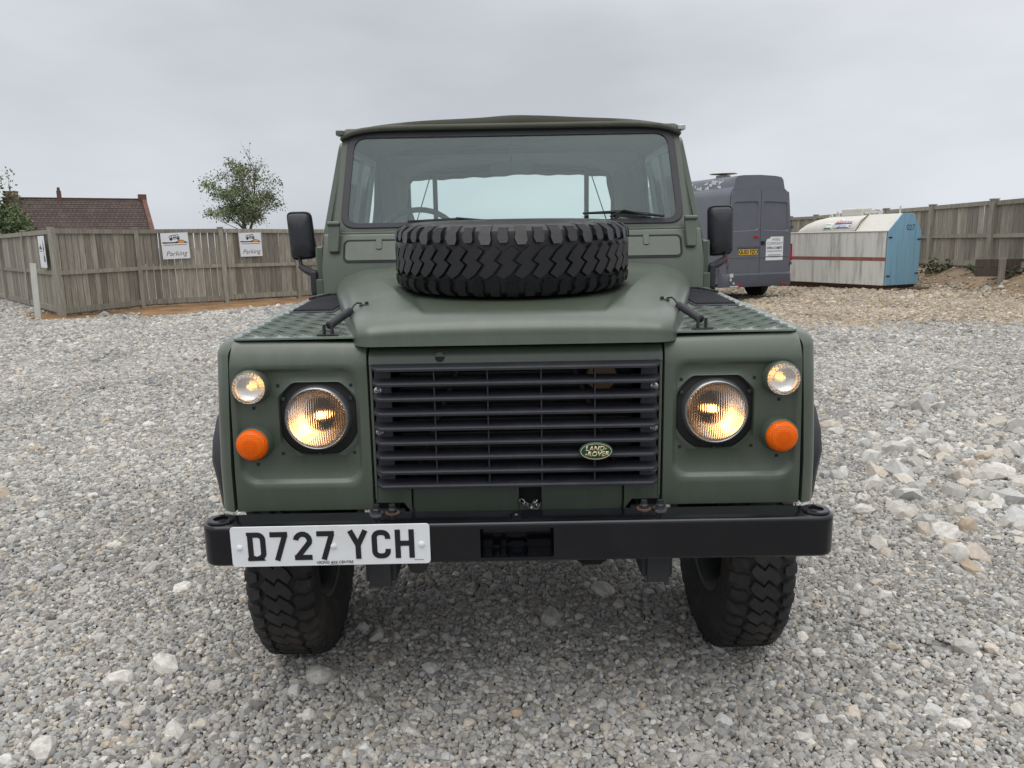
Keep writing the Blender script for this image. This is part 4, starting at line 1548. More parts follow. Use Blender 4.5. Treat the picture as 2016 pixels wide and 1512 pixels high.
sheet('apron_panel', [(.004, .652), (.066, .652), (.066, .683), (.060, .676), (.010, .676), (.004, .683)], .012, .03, parent=apo, bevel=.002)
MB().box((.002, .05, .64), (.068, .055, .745)).build('slot_back', M['dark'], apo, 0)
# small chain hanging from the slot
chn = empty('chain', (0, 0, 0), parent=T)
def link_ring(c, ang, tilt):
    ring = [(c[0] + (.0085 * cos(t)) * cos(ang) - (.005 * sin(t)) * sin(ang) * cos(tilt), c[1] + .005 * sin(t) * sin(tilt), c[2] + .0085 * cos(t) * sin(ang) + .005 * sin(t) * cos(ang) * cos(tilt)) for t in [2 * pi * k / 12 for k in range(12)]]
    return MB().tube(ring, .0016, 6, closed=True)
for k, (x_, z_, a_) in enumerate([(.012, .690, -.7), (.022, .682, -.5), (.033, .676, -.9), (.042, .668, -.8), (.05, .662, -.6), (.048, .689, .8), (.043, .680, 1.3), (.056, .676, -1.0), (.062, .666, -1.0)]):
    link_ring((x_, .004, z_), a_, .5 + .6 * (k % 2)).build('chain_link', M['steel'], chn, 60)

# ---- grille
gro = MB().box((-.388, .016, .744), (.388, .020, .752)).build('grille', M['grille'], T, 0, .001)
for s_ in (-1, 1):
    a = sorted((s_ * .340, s_ * .386))
    MB().box((a[0], .004, .750), (a[1], .016, 1.080)).build('mounting_strip', M['grille'], gro, 0, .003)
zs = [1.0775 - .0408 * k for k in range(9)]
sme = MB()
def slat_mesh():
    mb = MB()
    # tilted blade: wide visible top, thin front edge
    prof = [(-.034, -.008), (-.035, -.001), (-.031, .002), (.012, .011), (.014, .006), (.012, .001), (-.028, -.009)]
    secs = []
    for x, k in ((-.3885, .25), (-.372, 1), (.372, 1), (.3885, .25)):
        secs.append([(x, (-.034 + (p[0] + .034) * 1.0) if k == 1 else (.006 + (p[0] - .012) * .45), p[1] * (1 if k == 1 else .9) + (0 if k == 1 else .002)) for p in prof])
    mb.loops(secs, True, True)
    return mb.mesh('slat', 25)
slm = slat_mesh()
slm.materials.append(M['grille'])
for z in zs:
    so_ = link_mesh('slat', slm, None, gro)
    so_.location = (0, 0, z)
    bv = so_.modifiers.new('bevel', 'BEVEL')
    bv.width = .0012
    bv.segments = 2
for xx in (-.221, -.077, .068, .213):
    MB().box((xx - .0018, -.020, .752), (xx + .0018, .012, 1.078)).build('upright', M['grille'], gro, 0)
for s_ in (-1, 1):
    for z in (1.013, .897, .779):
        Ms = Matrix.Translation((s_ * .3775, .003, z)) @ Matrix.Rotation(pi / 2, 4, 'X')
        w_ = MB().lathe([(.0, .0), (.0105, .0), (.0105, .002), (.007, .0035), (.0068, .007), (.005, .009), (0, .0095)], 20, Ms).build('screw', M['steel'], gro, 30)
        MB().box((-.0045, -.0008, .0094), (.0045, .0008, .0102), Ms).box((-.0008, -.0045, .0094), (.0008, -.0009, .0102), Ms).box((-.0008, .0009, .0094), (.0008, .0045, .0102), Ms).build('screw_slot', M['dark'], w_, 0)
# badge
bx_, bz_ = .2135, .8445
badge = MB().prism([(bx_ + .046 * cos(2 * pi * k / 40), bz_ + .0255 * sin(2 * pi * k / 40)) for k in range(40)], -.046, -.038, FRONT).build('badge', M['badge_green'], gro, 40, .002)
ring_plate(rb := MB(), [(bx_ + .0425 * cos(2 * pi * k / 40), bz_ + .0220 * sin(2 * pi * k / 40)) for k in range(40)],
           [(bx_ + .0405 * cos(2 * pi * k / 40), bz_ + .0203 * sin(2 * pi * k / 40)) for k in range(40)], -.0468, -.0455, FRONT, (bx_, bz_))
rb.build('badge_ring', M['badge_gold'], badge, 40)
pmb = plane_M((bx_, -.0462, bz_), (1, 0, 0), (0, 0, 1))
text_part('lettering', 'LAND', .0185, pmb @ Matrix.Translation((-.004, .0075, 0)), M['badge_gold'], badge, .0012, shear=.25, offset=.0006, spacing=1.05)
text_part('lettering', 'ROVER', .0185, pmb @ Matrix.Translation((.005, -.0075, 0)), M['badge_gold'], badge, .0012, shear=.25, offset=.0006, spacing=1.02)
MB().prism([(.021, .0085), (.029, .0105), (.027, .0075), (.030, .0075), (.023, .0045), (.025, .0075)], 0, .0012, pmb).prism([(-.022, -.0085), (-.030, -.0105), (-.028, -.0075), (-.031, -.0075), (-.024, -.0045), (-.026, -.0075)], 0, .0012, pmb).build('zigzag', M['badge_gold'], badge, 0)
# radiator, struts and horn behind the grille
rad = MB().box((-.335, .11, .70), (.335, .16, 1.07)).build('radiator', M['dark'], T, 0)
fin = MB()
for k in range(26): fin.box((-.325, .1015, .715 + .0135 * k), (.325, .1098, .7195 + .0135 * k))
fin = fin.build('cooling_fin', M['chassis'], rad, 0)
fin['kind'] = 'stuff'
for s_ in (-1, 1):
    MB().tube([(s_ * .15, .06, 1.085), (s_ * .30, .07, .735)], .008, 8).build('strut', M['chassis'], T)
MB().box((-.33, .06, .752), (.33, .07, .764)).build('lower_rail', M['chassis'], T, 0)
Mh = Matrix.Translation((.240, .06, 1.033)) @ Matrix.Rotation(pi / 2, 4, 'X')
hn = MB().lathe([(.048, -.03), (.049, .0), (.046, .006), (.043, .004), (.041, .0)], 32, Mh).build('horn', M['black_plastic'], T)
MB().lathe([(.041, .001), (.012, .004), (.012, .008), (0, .009)], 32, Mh).build('horn_disc', M['brass'], hn)

# ---- bonnet
def bonnet():
    S = []
    # (y, h): front lip, roll, then back along the top
    for k in range(5): S.append((-.030 + .003 * (k / 4), .0 + .36 * k / 4))
    for k in range(1, 17):
        a = radians(90 * k / 16)
        S.append((-.027 + .135 * (1 - cos(a)) ** 1.25, .36 + .64 * sin(a)))
    for k in range(1, 31): S.append((.108 + (1.03 - .108) * k / 30, 1.0))
    nx = 141
    vs, fs = [], []
    for (y, h) in S:
        t = (y + .03) / 1.0
        w = .432 + .262 * max(0, t) ** .95
        ze = 1.137 + .062 * t
        zt = 1.203 + .124 * max(0, t) ** .9
        nn = 7.5 - 4.5 * min(1, max(0, t) * 1.25)
        for j in range(nx):
            q = -1 + 2 * j / (nx - 1)
            q = math.copysign(abs(q) ** .62, q) if abs(q) > 0 else 0
            q = math.copysign(1 - (1 - abs(q)) ** 1.15, q)
            cr = max(0, 1 - abs(q) ** nn) ** (1 / nn)
            x = w * q
            # pull the front corners back in plan
            yy = y + .035 * max(0, (abs(q) - .88) / .12) ** 2 * max(0, 1 - t * 4)
            # dish for the spare: its side walls start as nothing at the front and open towards the rear
            g_ = min(1.0, max(0.0, (y - .045) / .45))
            xc = .238 + .34 * max(0, y - .02) ** .9
            rec = float(np.clip((xc - abs(x)) / (.006 + .075 * g_), 0, 1)) * (.0025 * min(1, max(0, (y - .03) / .06)) + .030 * g_ ** .8 * (1 - .75 * float(ss(.40, .95, y))))
            crown = .010 * (1 - q * q)
            z = ze + (zt - ze) * h * cr + crown * h - rec
            vs.append((x, yy, z))
    m = len(S)
    for i in range(m - 1):
        for j in range(nx - 1):
            fs.append((i * nx + j, i * nx + j + 1, (i + 1) * nx + j + 1, (i + 1) * nx + j))
    # underside lip along the front
    b0 = len(vs)
    for j in range(nx):
        x, y, z = vs[j]
        vs.append((x, y + .03, z - .004))
    for j in range(nx - 1): fs.append((j + 1, j, b0 + j, b0 + j + 1))
    mb = MB().add(vs, fs)
    return mb
bon = bonnet().build('bonnet', M['paint'], T, 48)
for s_ in (-1, 1):      # rear bonnet hinges
    MB().box((s_ * .43 - .022, 1.0, 1.318), (s_ * .43 + .022, 1.052, 1.330)).tube([(s_ * .43 - .025, 1.05, 1.335), (s_ * .43 + .025, 1.05, 1.335)], .008, 8).build('bonnet_hinge', M['paint'], bon, 30, .003)

# ---- wings, tread plates, vents, arches
def wing_top(y): return 1.1545 + .052 * y
def wing(sx):
    mb = MB()
    # outer skin, swept backwards with a rolled front edge
    secs = []
    for y, xo in ((.004, .790), (.007, .804), (.018, .820), (.04, .832), (.10, .838), (1.03, .838)):
        zt = wing_top(y) - .001
        prof = [(.770, zt - .006)]
        for k in range(7):
            a = radians(90 - 90 * k / 6)
            prof.append((xo - .035 + .035 * cos(a), zt - .040 + .038 * sin(a)))
        prof += [(xo, .95), (xo + .001, .80), (xo - .004, .672)]
        secs.append([(sx * (p[0] + (0 if i_ == 0 and y > .05 else (-.010 + .020 * (1.15 - p[1]) / .48))), y + (.030 * max(0, (p[1] - 1.08) / .072) ** 1.7 if y < .05 else 0), p[1]) for i_, p in enumerate(prof)])
    mb.loops(secs, closed=False)
    # return edge of the front
    mb.loops([[(p[0] - sx * .004, .06, p[2]) for p in secs[0]], secs[0]], closed=False)
    # cut away wheel opening by dropping faces low in the arch
    keep = []
    for f in mb.f:
        c = [sum(mb.v[i][k] for i in f) / len(f) for k in range(3)]
        keep.append(f)
    o_ = mb.build('wing', M['paint'], T, 50)
    # flat under-sheet
    zt = wing_top(0)
    MB().add([(sx * .40, .036, zt - .008), (sx * .772, .036, zt - .006), (sx * .772, 1.04, wing_top(1.04) - .006), (sx * .40, 1.04, wing_top(1.04) - .008)], [(0, 1, 2, 3)]).build('wing_shelf', M['paint'], o_, 0)
    return o_
VENT = (.600, .50, .735, .965)
def tread_plate(sx):
    # plate outline: along the bonnet edge to the outer corner
    xi = lambda y: .44 + .262 * max(0, (y + .03)) ** .95 - .02
    outline = [(xi(.028), .028), (.752, .027), (.766, .032), (.774, .044), (.779, .075), (.780, 1.035), (xi(1.035), 1.035)] + [(xi(y), y) for y in (.8, .6, .4, .2)]
    vs = []
    mb = MB()
    P = lambda x, y, d: (sx * x, y, wing_top(y) - (.010 if y < .004 else 0) * 0 + d)
    n = len(outline)
    top = [P(x, y, .003) for x, y in outline]
    bot = [P(x, y, -.002) for x, y in outline]
    mb.add(top + bot, [tuple(range(n))] + [(i, (i + 1) % n, n + (i + 1) % n, n + i) for i in range(n)])
    o_ = mb.build('tread_plate', M['chequer'], T, 0)
    # raised five-bar pattern
    bars = MB()
    cell = .0335
    for i in range(-4, 40):
        for j in range(-30, 40):
            # diagonal lattice
            cx_ = .40 + (i + j) * cell * .98
            cy_ = -.02 + (i - j) * cell * .98
            if not (.38 < cx_ < .80 and -.02 < cy_ < 1.05): continue
            ori = radians(45) if (i % 2) else radians(-45)
            if (j % 2): ori = -ori
            for b in range(5):
                off = (b - 2) * .0088
                ux, uy = cos(ori), sin(ori)
                bx0, by0 = cx_ - uy * off, cy_ + ux * off
                hl_ = .0195
                pts4 = [(bx0 - ux * hl_, by0 - uy * hl_), (bx0 + uy * .0021, by0 - ux * .0021), (bx0 + ux * hl_, by0 + uy * hl_), (bx0 - uy * .0021, by0 + ux * .0021)]
                ok = all(xi(p[1]) + .006 < p[0] < .772 and xi(p[1]) + .006 < p[0] and .034 < p[1] < 1.03 for p in pts4)
                if ok and not (VENT[0] - .015 < bx0 < VENT[2] + .015 and VENT[1] - .02 < by0 < VENT[3] + .02):
                    a4 = [P(p[0], p[1], .0031) for p in pts4]
                    ridge0, ridge1 = P(bx0 - ux * hl_ * .6, by0 - uy * hl_ * .6, .0078), P(bx0 + ux * hl_ * .6, by0 + uy * hl_ * .6, .0078)
                    bars.add(a4 + [ridge0, ridge1], [(0, 1, 5, 4), (1, 2, 5), (2, 3, 4, 5), (3, 0, 4)])
    br = bars.build('tread_bars', M['chequer'], o_, 30)
    br['kind'] = 'stuff'
    rv = MB()
    for x_, y_ in ((.758, .045), (.60, .038), (.47, .042), (.765, .4), (.765, .8)):
        rv.lathe([(.0055, 0), (.005, .002), (0, .003)], 10, Matrix.Translation(P(x_, y_, .003)))
    rv.build('rivet', M['chequer'], o_)
    # vent grille let into the plate
    x0, y0, x1, y1 = VENT
    vp = [(x0, y0), (x1 + .012, y0), (x1 + .02, y1 - .12), (x1 - .02, y1), (x0, y1)]
    sl_ = .052
    Mv = Matrix(((sx, 0, 0, 0), (0, 1, 0, 0), (0, sl_, 1, wing_top(0)), (0, 0, 0, 1)))
    vg = MB().prism(vp, .0032, .006, Mv)
    vg.prism([(x0 - .006, y1 - .004), (x1 - .02, y1 - .004), (x1 + .022, y1 - .125), (x1 + .034, y1 - .125), (x1 - .012, y1 + .012), (x0 - .006, y1 + .012)], .0032, .014, Mv)
    vo_ = vg.build('vent_grille', M['black_plastic'], T, 0)
    for k in range(13):
        xx = x0 + .012 + k * .0105
        MB().box((xx, y0 + .03, .006), (xx + .005, y1 - .05 - (.03 if k > 10 else 0), .011), Mv).build('vent_slat', M['black_plastic'], vo_, 0)
    return o_
for sx in (-1, 1):
    wing(sx)
    tread_plate(sx)
    # flared arch
    mb = MB()
    path = [(.075, .655), (.078, .74), (.085, .80), (.11, .86), (.16, .92), (.24, .965), (.34, .985), (.5435, .99), (.75, .985), (.85, .965), (.93, .92), (.98, .86), (1.005, .80), (1.012, .74), (1.015, .655)]
    secs = []
    m_ = len(path)
    for k, (py, pz) in enumerate(path):
        a_, b_ = Vector(path[max(0, k - 1)]), Vector(path[min(m_ - 1, k + 1)])
        d_ = (b_ - a_).normalized()
        nin = Vector((d_.y, -d_.x))          # towards the wheel
        e_ = min(1, min(k, m_ - 1 - k) / 2.6 + .15)
        xo = .858 + .032 * e_
        pr = [(.05, .80), (.05, xo - .006), (.045, xo), (.018, xo - .001), (.003, xo - .014), (.0, .835), (.0, .80)]
        secs.append([(sx * x_, py + nin.x * t_, pz + nin.y * t_) for t_, x_ in pr])
    mb.loops(secs, True, True)
    mb.build('wheel_arch', M['black_plastic'], T, 40)
    # inner liner behind the wheel opening
    MB().box((min(sx * .835, sx * .80), 1.035, .60), (max(sx * .835, sx * .80), 1.06, 1.19)).build('wing_rear', M['paint'], T, 0)

# ---- rubber bonnet catches
for sx in (-1, 1):
    c0 = Vector((sx * .515, .055, wing_top(.055) + .004))
    c1 = Vector((sx * .455, .205, 1.232))
    mb = MB()
    mb.box((-.03, -.012, 0), (.03, .012, .003), Matrix.Translation(c0))
    mb.box((-.014, -.008, .003), (-.008, .008, .03), Matrix.Translation(c0))
    mb.box((.008, -.008, .003), (.014, .008, .03), Matrix.Translation(c0))
    ct = mb.build('bonnet_catch', M['chassis'], T, 0, .0015)
    a_, b_ = c0 + Vector((0, .0, .024)), c1
    d_ = (b_ - a_)
    MB().tube([a_ + d_ * .02, a_ + d_ * .04, a_ + d_ * .70, a_ + d_ * .73], [.007, .0115, .0115, .007], 14).build('rubber_strap', M['black_plastic'], ct, 50)
    hk = [a_ + d_ * .72, a_ + d_ * .82 + Vector((0, 0, .008)), a_ + d_ * .92 + Vector((0, 0, .010)), b_ + Vector((-sx * .006, .0, .004)), b_ + Vector((-sx * .012, -.004, -.004))]
    MB().tube(hk, .0028, 8).build('wire_hook', M['chassis'], ct, 60)
    MB().box((-.015, -.011, -.008), (.015, .011, .004), Matrix.Translation(c1 + Vector((-sx * .016, .002, -.003)))).tube([c1 + Vector((-sx * .022, .0, -.006)), c1 + Vector((-sx * .022, -.002, .009))], .006, 8).build('catch_plate', M['chassis'], ct, 0, .002)

# ---- spare wheel on the bonnet
sp_tyre = tyre_me.copy()
sp_tyre.materials.clear()
sp_tyre.materials.append(M['rubber'])
spw = wheel((-.004, .600, 1.366), (0, radians(-90), 0), 'spare_wheel', sp_tyre)
spw.rotation_euler = (radians(2.5), radians(-90), radians(0))
mpm = Matrix.Scale(.985, 4) @ Matrix.Rotation(radians(3.0), 4, 'X') @ Matrix.Rotation(radians(-90), 4, 'Y')
spw.rotation_euler = mpm.to_euler()
spw.scale = (1, .975, .975)
MB().tube([(0, .6, 1.20), (0, .6, 1.29)], .12, 20).build('wheel_carrier', M['paint'], T)

# ---- bulkhead
bk = MB()
prof = [(1.035, 1.0), (1.045, 1.325), (1.10, 1.447), (1.19, 1.452), (1.19, 1.0)]
bk.loops([[(x_, p[0], p[1]) for p in prof] for x_ in (-.762, .762)], True, True)
bko = bk.build('bulkhead', M['paint'], T, 30, .008, 3)
vdir = Vector((0, .055, .122)).normalized()
for s_ in (-1, 1):
    Mv = plane_M((0, 1.045, 1.325), (1, 0, 0), vdir) @ Matrix.Translation((0, 0, .0))
    x0, x1 = (.13, .678) if s_ > 0 else (-.678, -.13)
    ring_plate(sr := MB(), rrect(x0, .008, x1, .106, .022, 5), rrect(x0 + .007, .015, x1 - .007, .099, .016, 5), .001, .004, Mv)
    fl = MB().prism(rrect(x0 + .008, .016, x1 - .008, .098, .016, 5), .001, .0055, Mv).build('vent_flap', M['paint'], bko, 30, .0015)
    sr.build('flap_seal', M['dark'], fl, 30)
    tb = MB()
    tx = s_ * .535
    tb.prism(rrect(tx - .012, .062, tx + .012, .112, .006, 3), .0055, .0095, Mv)
    tb.build('flap_tab', M['paint'], fl, 30, .0015)

# ---- windscreen frame, seal, glass
wdir = Vector((0, .135, .425)).normalized()
WM = plane_M((0, 1.115, 1.452), (1, 0, 0), wdir)     # local x right, y up the slope, z towards the front
WH = .443
def trap(b, t, y0, y1, r):
    return round_poly([(-b, y0), (b, y0), (t, y1), (-t, y1)], r, 6)
ring_plate(fr := MB(), trap(.722, .690, .0, WH, .02), trap(.690, .660, .022, WH - .028, .060), -.018, .0, WM, (0, WH / 2))
fr_o = fr.build('windscreen_frame', M['paint'], T, 35, .006, 3)
ring_plate(se := MB(), trap(.697, .667, .016, WH - .022, .064), trap(.669, .640, .037, WH - .044, .052), -.004, .006, WM, (0, WH / 2))
se.build('screen_seal', M['seal'], fr_o, 35, .004, 3)
MB().prism(trap(.673, .644, .035, WH - .042, .052), -.002, -.0005, WM).build('windscreen', M['glass'], fr_o, 0)
MB().box((-.722, -.010, -.005), (.722, -.001, .012), WM).build('frame_ledge', M['paint'], fr_o, 0, .002)
for s_ in (-1, 1):      # screen hinges on the outer corners
    hb = MB()
    hb.prism([(s_ * .712 - .020, -.075), (s_ * .712 + .020, -.075), (s_ * .712 + .024, .045), (s_ * .712 - .024, .045)], .0, .022, plane_M((0, 1.085, 1.445), (1, 0, 0), Vector((0, .2, .9))))
    hb.tube([(s_ * .712 - .026, 1.072, 1.487), (s_ * .712 + .026, 1.072, 1.487)], .010, 10)
    hb.build('screen_hinge', M['paint'], fr_o, 35, .004)
# wipers
for (px, tip0, tip1) in ((.414, (.285, 1.512), (.612, 1.496)), (-.20, (-.42, 1.492), (-.03, 1.486))):
    zy = lambda z, o: (1.115 + (z - 1.452) * .318) - o
    wp = MB().tube([(tip0[0], zy(tip0[1], .022), tip0[1]), ((tip0[0] + tip1[0]) / 2, zy(tip0[1], .018), max(tip0[1], tip1[1]) + .004), (tip1[0], zy(tip1[1], .022), tip1[1])], [.005, .0085, .005], 6).build('wiper', M['dark'], T)
    MB().tube([(px, zy(1.458, .02), 1.470), (px - .02, zy(1.50, .036), 1.498), ((tip0[0] + tip1[0]) / 2, zy(tip0[1], .03), max(tip0[1], tip1[1]) + .010), (tip1[0] - .07, zy(1.49, .03), tip1[1] + .004)], .0045, 6).build('wiper_arm', M['dark'], wp)
    MB().lathe([(.016, 0), (.016, .02), (.010, .03), (0, .03)], 14, Matrix.Translation((px, zy(1.458, .004), 1.462)) @ Matrix.Rotation(pi / 2, 4, 'X')).build('wiper_spindle', M['dark'], wp)

# ---- doors with window frames, mirrors
for s_ in (-1, 1):
    X0, X1 = sorted((s_ * .765, s_ * .800))
    dr = MB().prism([(1.10, .62), (2.05, .62), (2.05, 1.40), (1.10, 1.40)], X0, X1, Matrix(((0, 0, 1, 0), (1, 0, 0, 0), (0, 1, 0, 0), (0, 0, 0, 1)))).build('door', M['paint'], T, 30, .008)
    Md = plane_M((s_ * .775, 0, 1.40), (0, 1, 0), (-s_ * .075, 0, .44))
    ring_plate(wf := MB(), round_poly([(1.16, .0), (2.05, .0), (2.05, .43), (1.285, .43)], .03, 4), round_poly([(1.21, .025), (2.02, .025), (2.02, .40), (1.31, .40)], .025, 4), -.012, .012, Md, (1.64, .21))
    wf.build('window_frame', M['paint'], dr, 30, .003)
    MB().box((1.73, .02, -.010), (1.76, .405, .010), Md).build('window_bar', M['paint'], dr, 0)
    MB().prism([(1.215, .027), (2.018, .027), (2.018, .398), (1.312, .398)], -.001, .001, Md).build('window_glass', M['side_glass'], dr, 0)
    # hinge block low on the body side, with the mirror bracket
    MB().box((min(s_ * .762, s_ * .792), 1.055, 1.20), (max(s_ * .762, s_ * .792), 1.10, 1.27)).build('door_hinge', M['paint'], dr, 0, .004)
    mr_ = MB()
    if s_ < 0:
        outl = round_poly([(-.905, 1.343), (-.803, 1.352), (-.818, 1.540), (-.918, 1.540)], .026, 6)
    else:
        outl = round_poly([(.803, 1.330), (.902, 1.338), (.897, 1.538), (.795, 1.536)], .026, 6)
    cc = (sum(p[0] for p in outl) / len(outl), sum(p[1] for p in outl) / len(outl))
    sc = lambda k: [(cc[0] + (p[0] - cc[0]) * k, cc[1] + (p[1] - cc[1]) * k) for p in outl]
    Ls = []
    for k, y_ in ((1.0, 1.155), (1.0, 1.142), (.965, 1.136), (.93, 1.140), (.90, 1.128), (.84, 1.112), (.66, 1.102), (.3, 1.098)):
        Ls.append([(p[0], y_, p[1]) for p in sc(k)])
    mr_.loops(Ls, False, True)
    mo = mr_.build('door_mirror', M['black_plastic'], T, 40)
    MB().prism(sc(.95), 1.150, 1.153, FRONT).build('mirror_glass', M['mirror'], mo, 30)
    arm = MB()
    arm.tube([(s_ * .872, 1.135, 1.355), (s_ * .866, 1.125, 1.325)], .008, 8)
    arm.tube([(s_ * .869, 1.125, 1.322), (s_ * .840, 1.112, 1.305), (s_ * .808, 1.105, 1.290)], [.012, .017, .017], 8)
    arm.build('mirror_arm', M['black_plastic'], mo, 40)
    X0, X1 = sorted((s_ * .795, s_ * .823))
    MB().box((X0, 1.085, 1.205), (X1, 1.125, 1.302)).build('mirror_bracket', M['black_plastic'], mo, 0, .008, 3)

# ---- pillars closing the gap between screen frame and door frame
for s_ in (-1, 1):
    lo_ = [(s_ * .700, 1.135, 1.44), (s_ * .716, 1.118, 1.44), (s_ * .772, 1.185, 1.40), (s_ * .758, 1.20, 1.40)]
    hi_ = [(s_ * .668, 1.262, 1.868), (s_ * .684, 1.250, 1.868), (s_ * .703, 1.298, 1.835), (s_ * .690, 1.31, 1.835)]
    MB().loops([lo_, hi_], True, True).build('pillar', M['paint'], T, 0, .002)

# ---- canvas top
def canvas():
    mb = MB()
    secs = []
    ny = 24
    for i in range(ny + 1):
        y = 1.205 + (3.42 - 1.205) * i / ny
        t = i / ny
        hz = 1.885 + .012 * sin(t * 3 * pi) ** 2 * -1
        crown = .026 + .010 * sin(t * 3 * pi)
        row = []
        for j in range(41):
            q = -1 + 2 * j / 40
            x = q * .698
            edge = max(0, 1 - abs(q) ** 7) ** (1 / 2.0)
            z = 1.822 + (hz - 1.822) * edge + crown * (1 - q * q) + .022 * math.exp(-((q - .05) / .60) ** 2) + .004 * sin(9 * q + 3 * t * 5) * (1 - abs(q))
            if i == 0:
                z = 1.866 - .035 * abs(q) ** 10
                y_ = 1.216
            elif i == 1:
                z = 1.866 - .035 * abs(q) ** 10 + (z - 1.866 + .035 * abs(q) ** 10) * .62
                y_ = 1.228
            else: y_ = y
            row.append((x, y_, z))
        secs.append(row)
    mb.loops(secs, closed=False)
    return mb
roof_o = canvas().build('canvas_roof', M['canvas'], T, 60, solid=.008)
# front welt over the screen rail
wt = MB()
wpts = []
for j in range(33):
    q = -1 + 2 * j / 32
    wpts.append((q * .694, 1.219, 1.870 - .035 * abs(q) ** 10))
wt.tube(wpts, .011, 8)
wt.build('roof_welt', M['canvas'], roof_o, 60)
for s_ in (-1, 1):
    MB().box((min(s_ * .680, s_ * .712), 1.205, 1.842), (max(s_ * .680, s_ * .712), 1.25, 1.862), ).build('roof_bracket', M['steel'] if s_ > 0 else M['paint'], roof_o, 0, .003)
    # side curtain behind the door
    cur = MB()
    rows = []
    for i in range(13):
        y = 2.055 + (3.42 - 2.055) * i / 12
        rows.append([(s_ * (.694 + .075 * (1 - k / 8) + .006 * sin(i * 1.7 + k)), y, 1.22 + (1.832 - 1.22) * k / 8) for k in range(9)])
    cur.loops(rows, closed=False)
    cur.build('side_curtain', M['canvas'], roof_o, 60, solid=.006)
    # loose rear flap tied at the side of the opening
    fl = MB()
    rows = []
    for i in range(9):
        z = 1.25 + (1.86 - 1.25) * i / 8
        rows.append([(s_ * (.725 - (.045 + .025 * sin(i * .9 + s_)) * k / 4), 3.40 - .02 * sin(k * 2.0 + i), z) for k in range(5)])
    fl.loops(rows, closed=False)
    fl.build('rear_flap', M['canvas'], roof_o, 60, solid=.006)
# rolled rear curtain with a ragged lower edge, hoops, straps
rl = MB()
rows = []
for j in range(41):
    q = -1 + 2 * j / 40
    zlow = 1.852 - .022 * q * q + .003 * sin(13 * q) + .003 * sin(31 * q) - .012 * float(ss(.1, -.3, q))
    rows.append([(q * .72, 3.41, 1.93), (q * .72, 3.40, zlow)])
rl.loops(rows, closed=False)
rl.build('rear_curtain', M['canvas'], roof_o, 60, solid=.01)
hp = None
for yy, ins in ((2.12, 0), (3.36, 0)):
    x_ = .70
    mb = MB().tube([(-x_, yy, 1.0), (-x_, yy, 1.80), (-x_ + .06, yy, 1.872), (x_ - .06, yy, 1.872), (x_, yy, 1.80), (x_, yy, 1.0)], .016, 8)
    mb.build('hood_hoop', M['paint_dark'], T, 60)
for xx in (-.512, .512):
    MB().tube([(xx, 3.30, 1.0), (xx, 3.30, 1.90)], .016, 8).build('hood_post', M['paint_dark'], T)
    MB().tube([(xx + math.copysign(.03, xx), 3.34, 1.86), (xx + math.copysign(.17, xx), 3.36, 1.46)], .004, 5).build('strap', M['dark'], T)

# ---- load bed and cab interior
tub = MB()
tub.box((-.765, 2.06, .66), (-.735, 3.44, 1.235))
tub.box((.735, 2.06, .66), (.765, 3.44, 1.235))
tub.box((-.735, 3.41, .66), (.735, 3.44, 1.235))
tub.build('load_bed', M['paint'], T, 0, .006)
dsh = MB().prism([(1.192, 1.10), (1.192, 1.405), (1.26, 1.415), (1.36, 1.39), (1.38, 1.30), (1.36, 1.10)], -.73, .73, Matrix(((0, 0, 1, 0), (1, 0, 0, 0), (0, 1, 0, 0), (0, 0, 0, 1))))
dsh.build('dashboard', M['black_plastic'], T, 30, .01)
for xx in (-.44, .44):
    st = MB().box((xx - .23, 1.62, .95), (xx + .23, 2.05, 1.08))
    sto = st.build('seat', M['seat'], T, 30, .03, 3)
    MB().box((xx - .22, 0, 0), (xx + .22, .10, .40), Matrix.Translation((0, 1.98, 1.04)) @ Matrix.Rotation(radians(-12), 4, 'X')).build('backrest', M['seat'], sto, 30, .03, 3)
sw = MB()
Msw = Matrix.Translation((-.43, 1.50, 1.385)) @ Matrix.Rotation(radians(62), 4, 'X')
ring = [Msw @ Vector((.195 * cos(2 * pi * k / 40), .195 * sin(2 * pi * k / 40), 0)) for k in range(40)]
sw.tube(ring, .013, 8, closed=True)
for k in range(4):
    a = radians(45 + 90 * k)
    sw.tube([Msw @ Vector((0, 0, -.02)), Msw @ Vector((.19 * cos(a), .19 * sin(a), 0))], .008, 6)
sw.lathe([(0, .0), (.04, -.005), (.045, -.03), (.02, -.05), (.02, -.30)], 18, Msw)
sw.build('steering_wheel', M['black_plastic'], T, 50)
im = MB().prism(rrect(-.090, -.026, .090, .026, .016, 4), 0, .02, plane_M((-.0, 1.345, 1.712), (1, 0, .03), (0, -.12, 1)))
imo = im.build('interior_mirror', M['black_plastic'], T, 30, .004)
MB().tube([(0.0, 1.34, 1.735), (.0, 1.30, 1.80), (0, 1.275, 1.84)], .006, 8).build('mirror_stem', M['black_plastic'], imo)

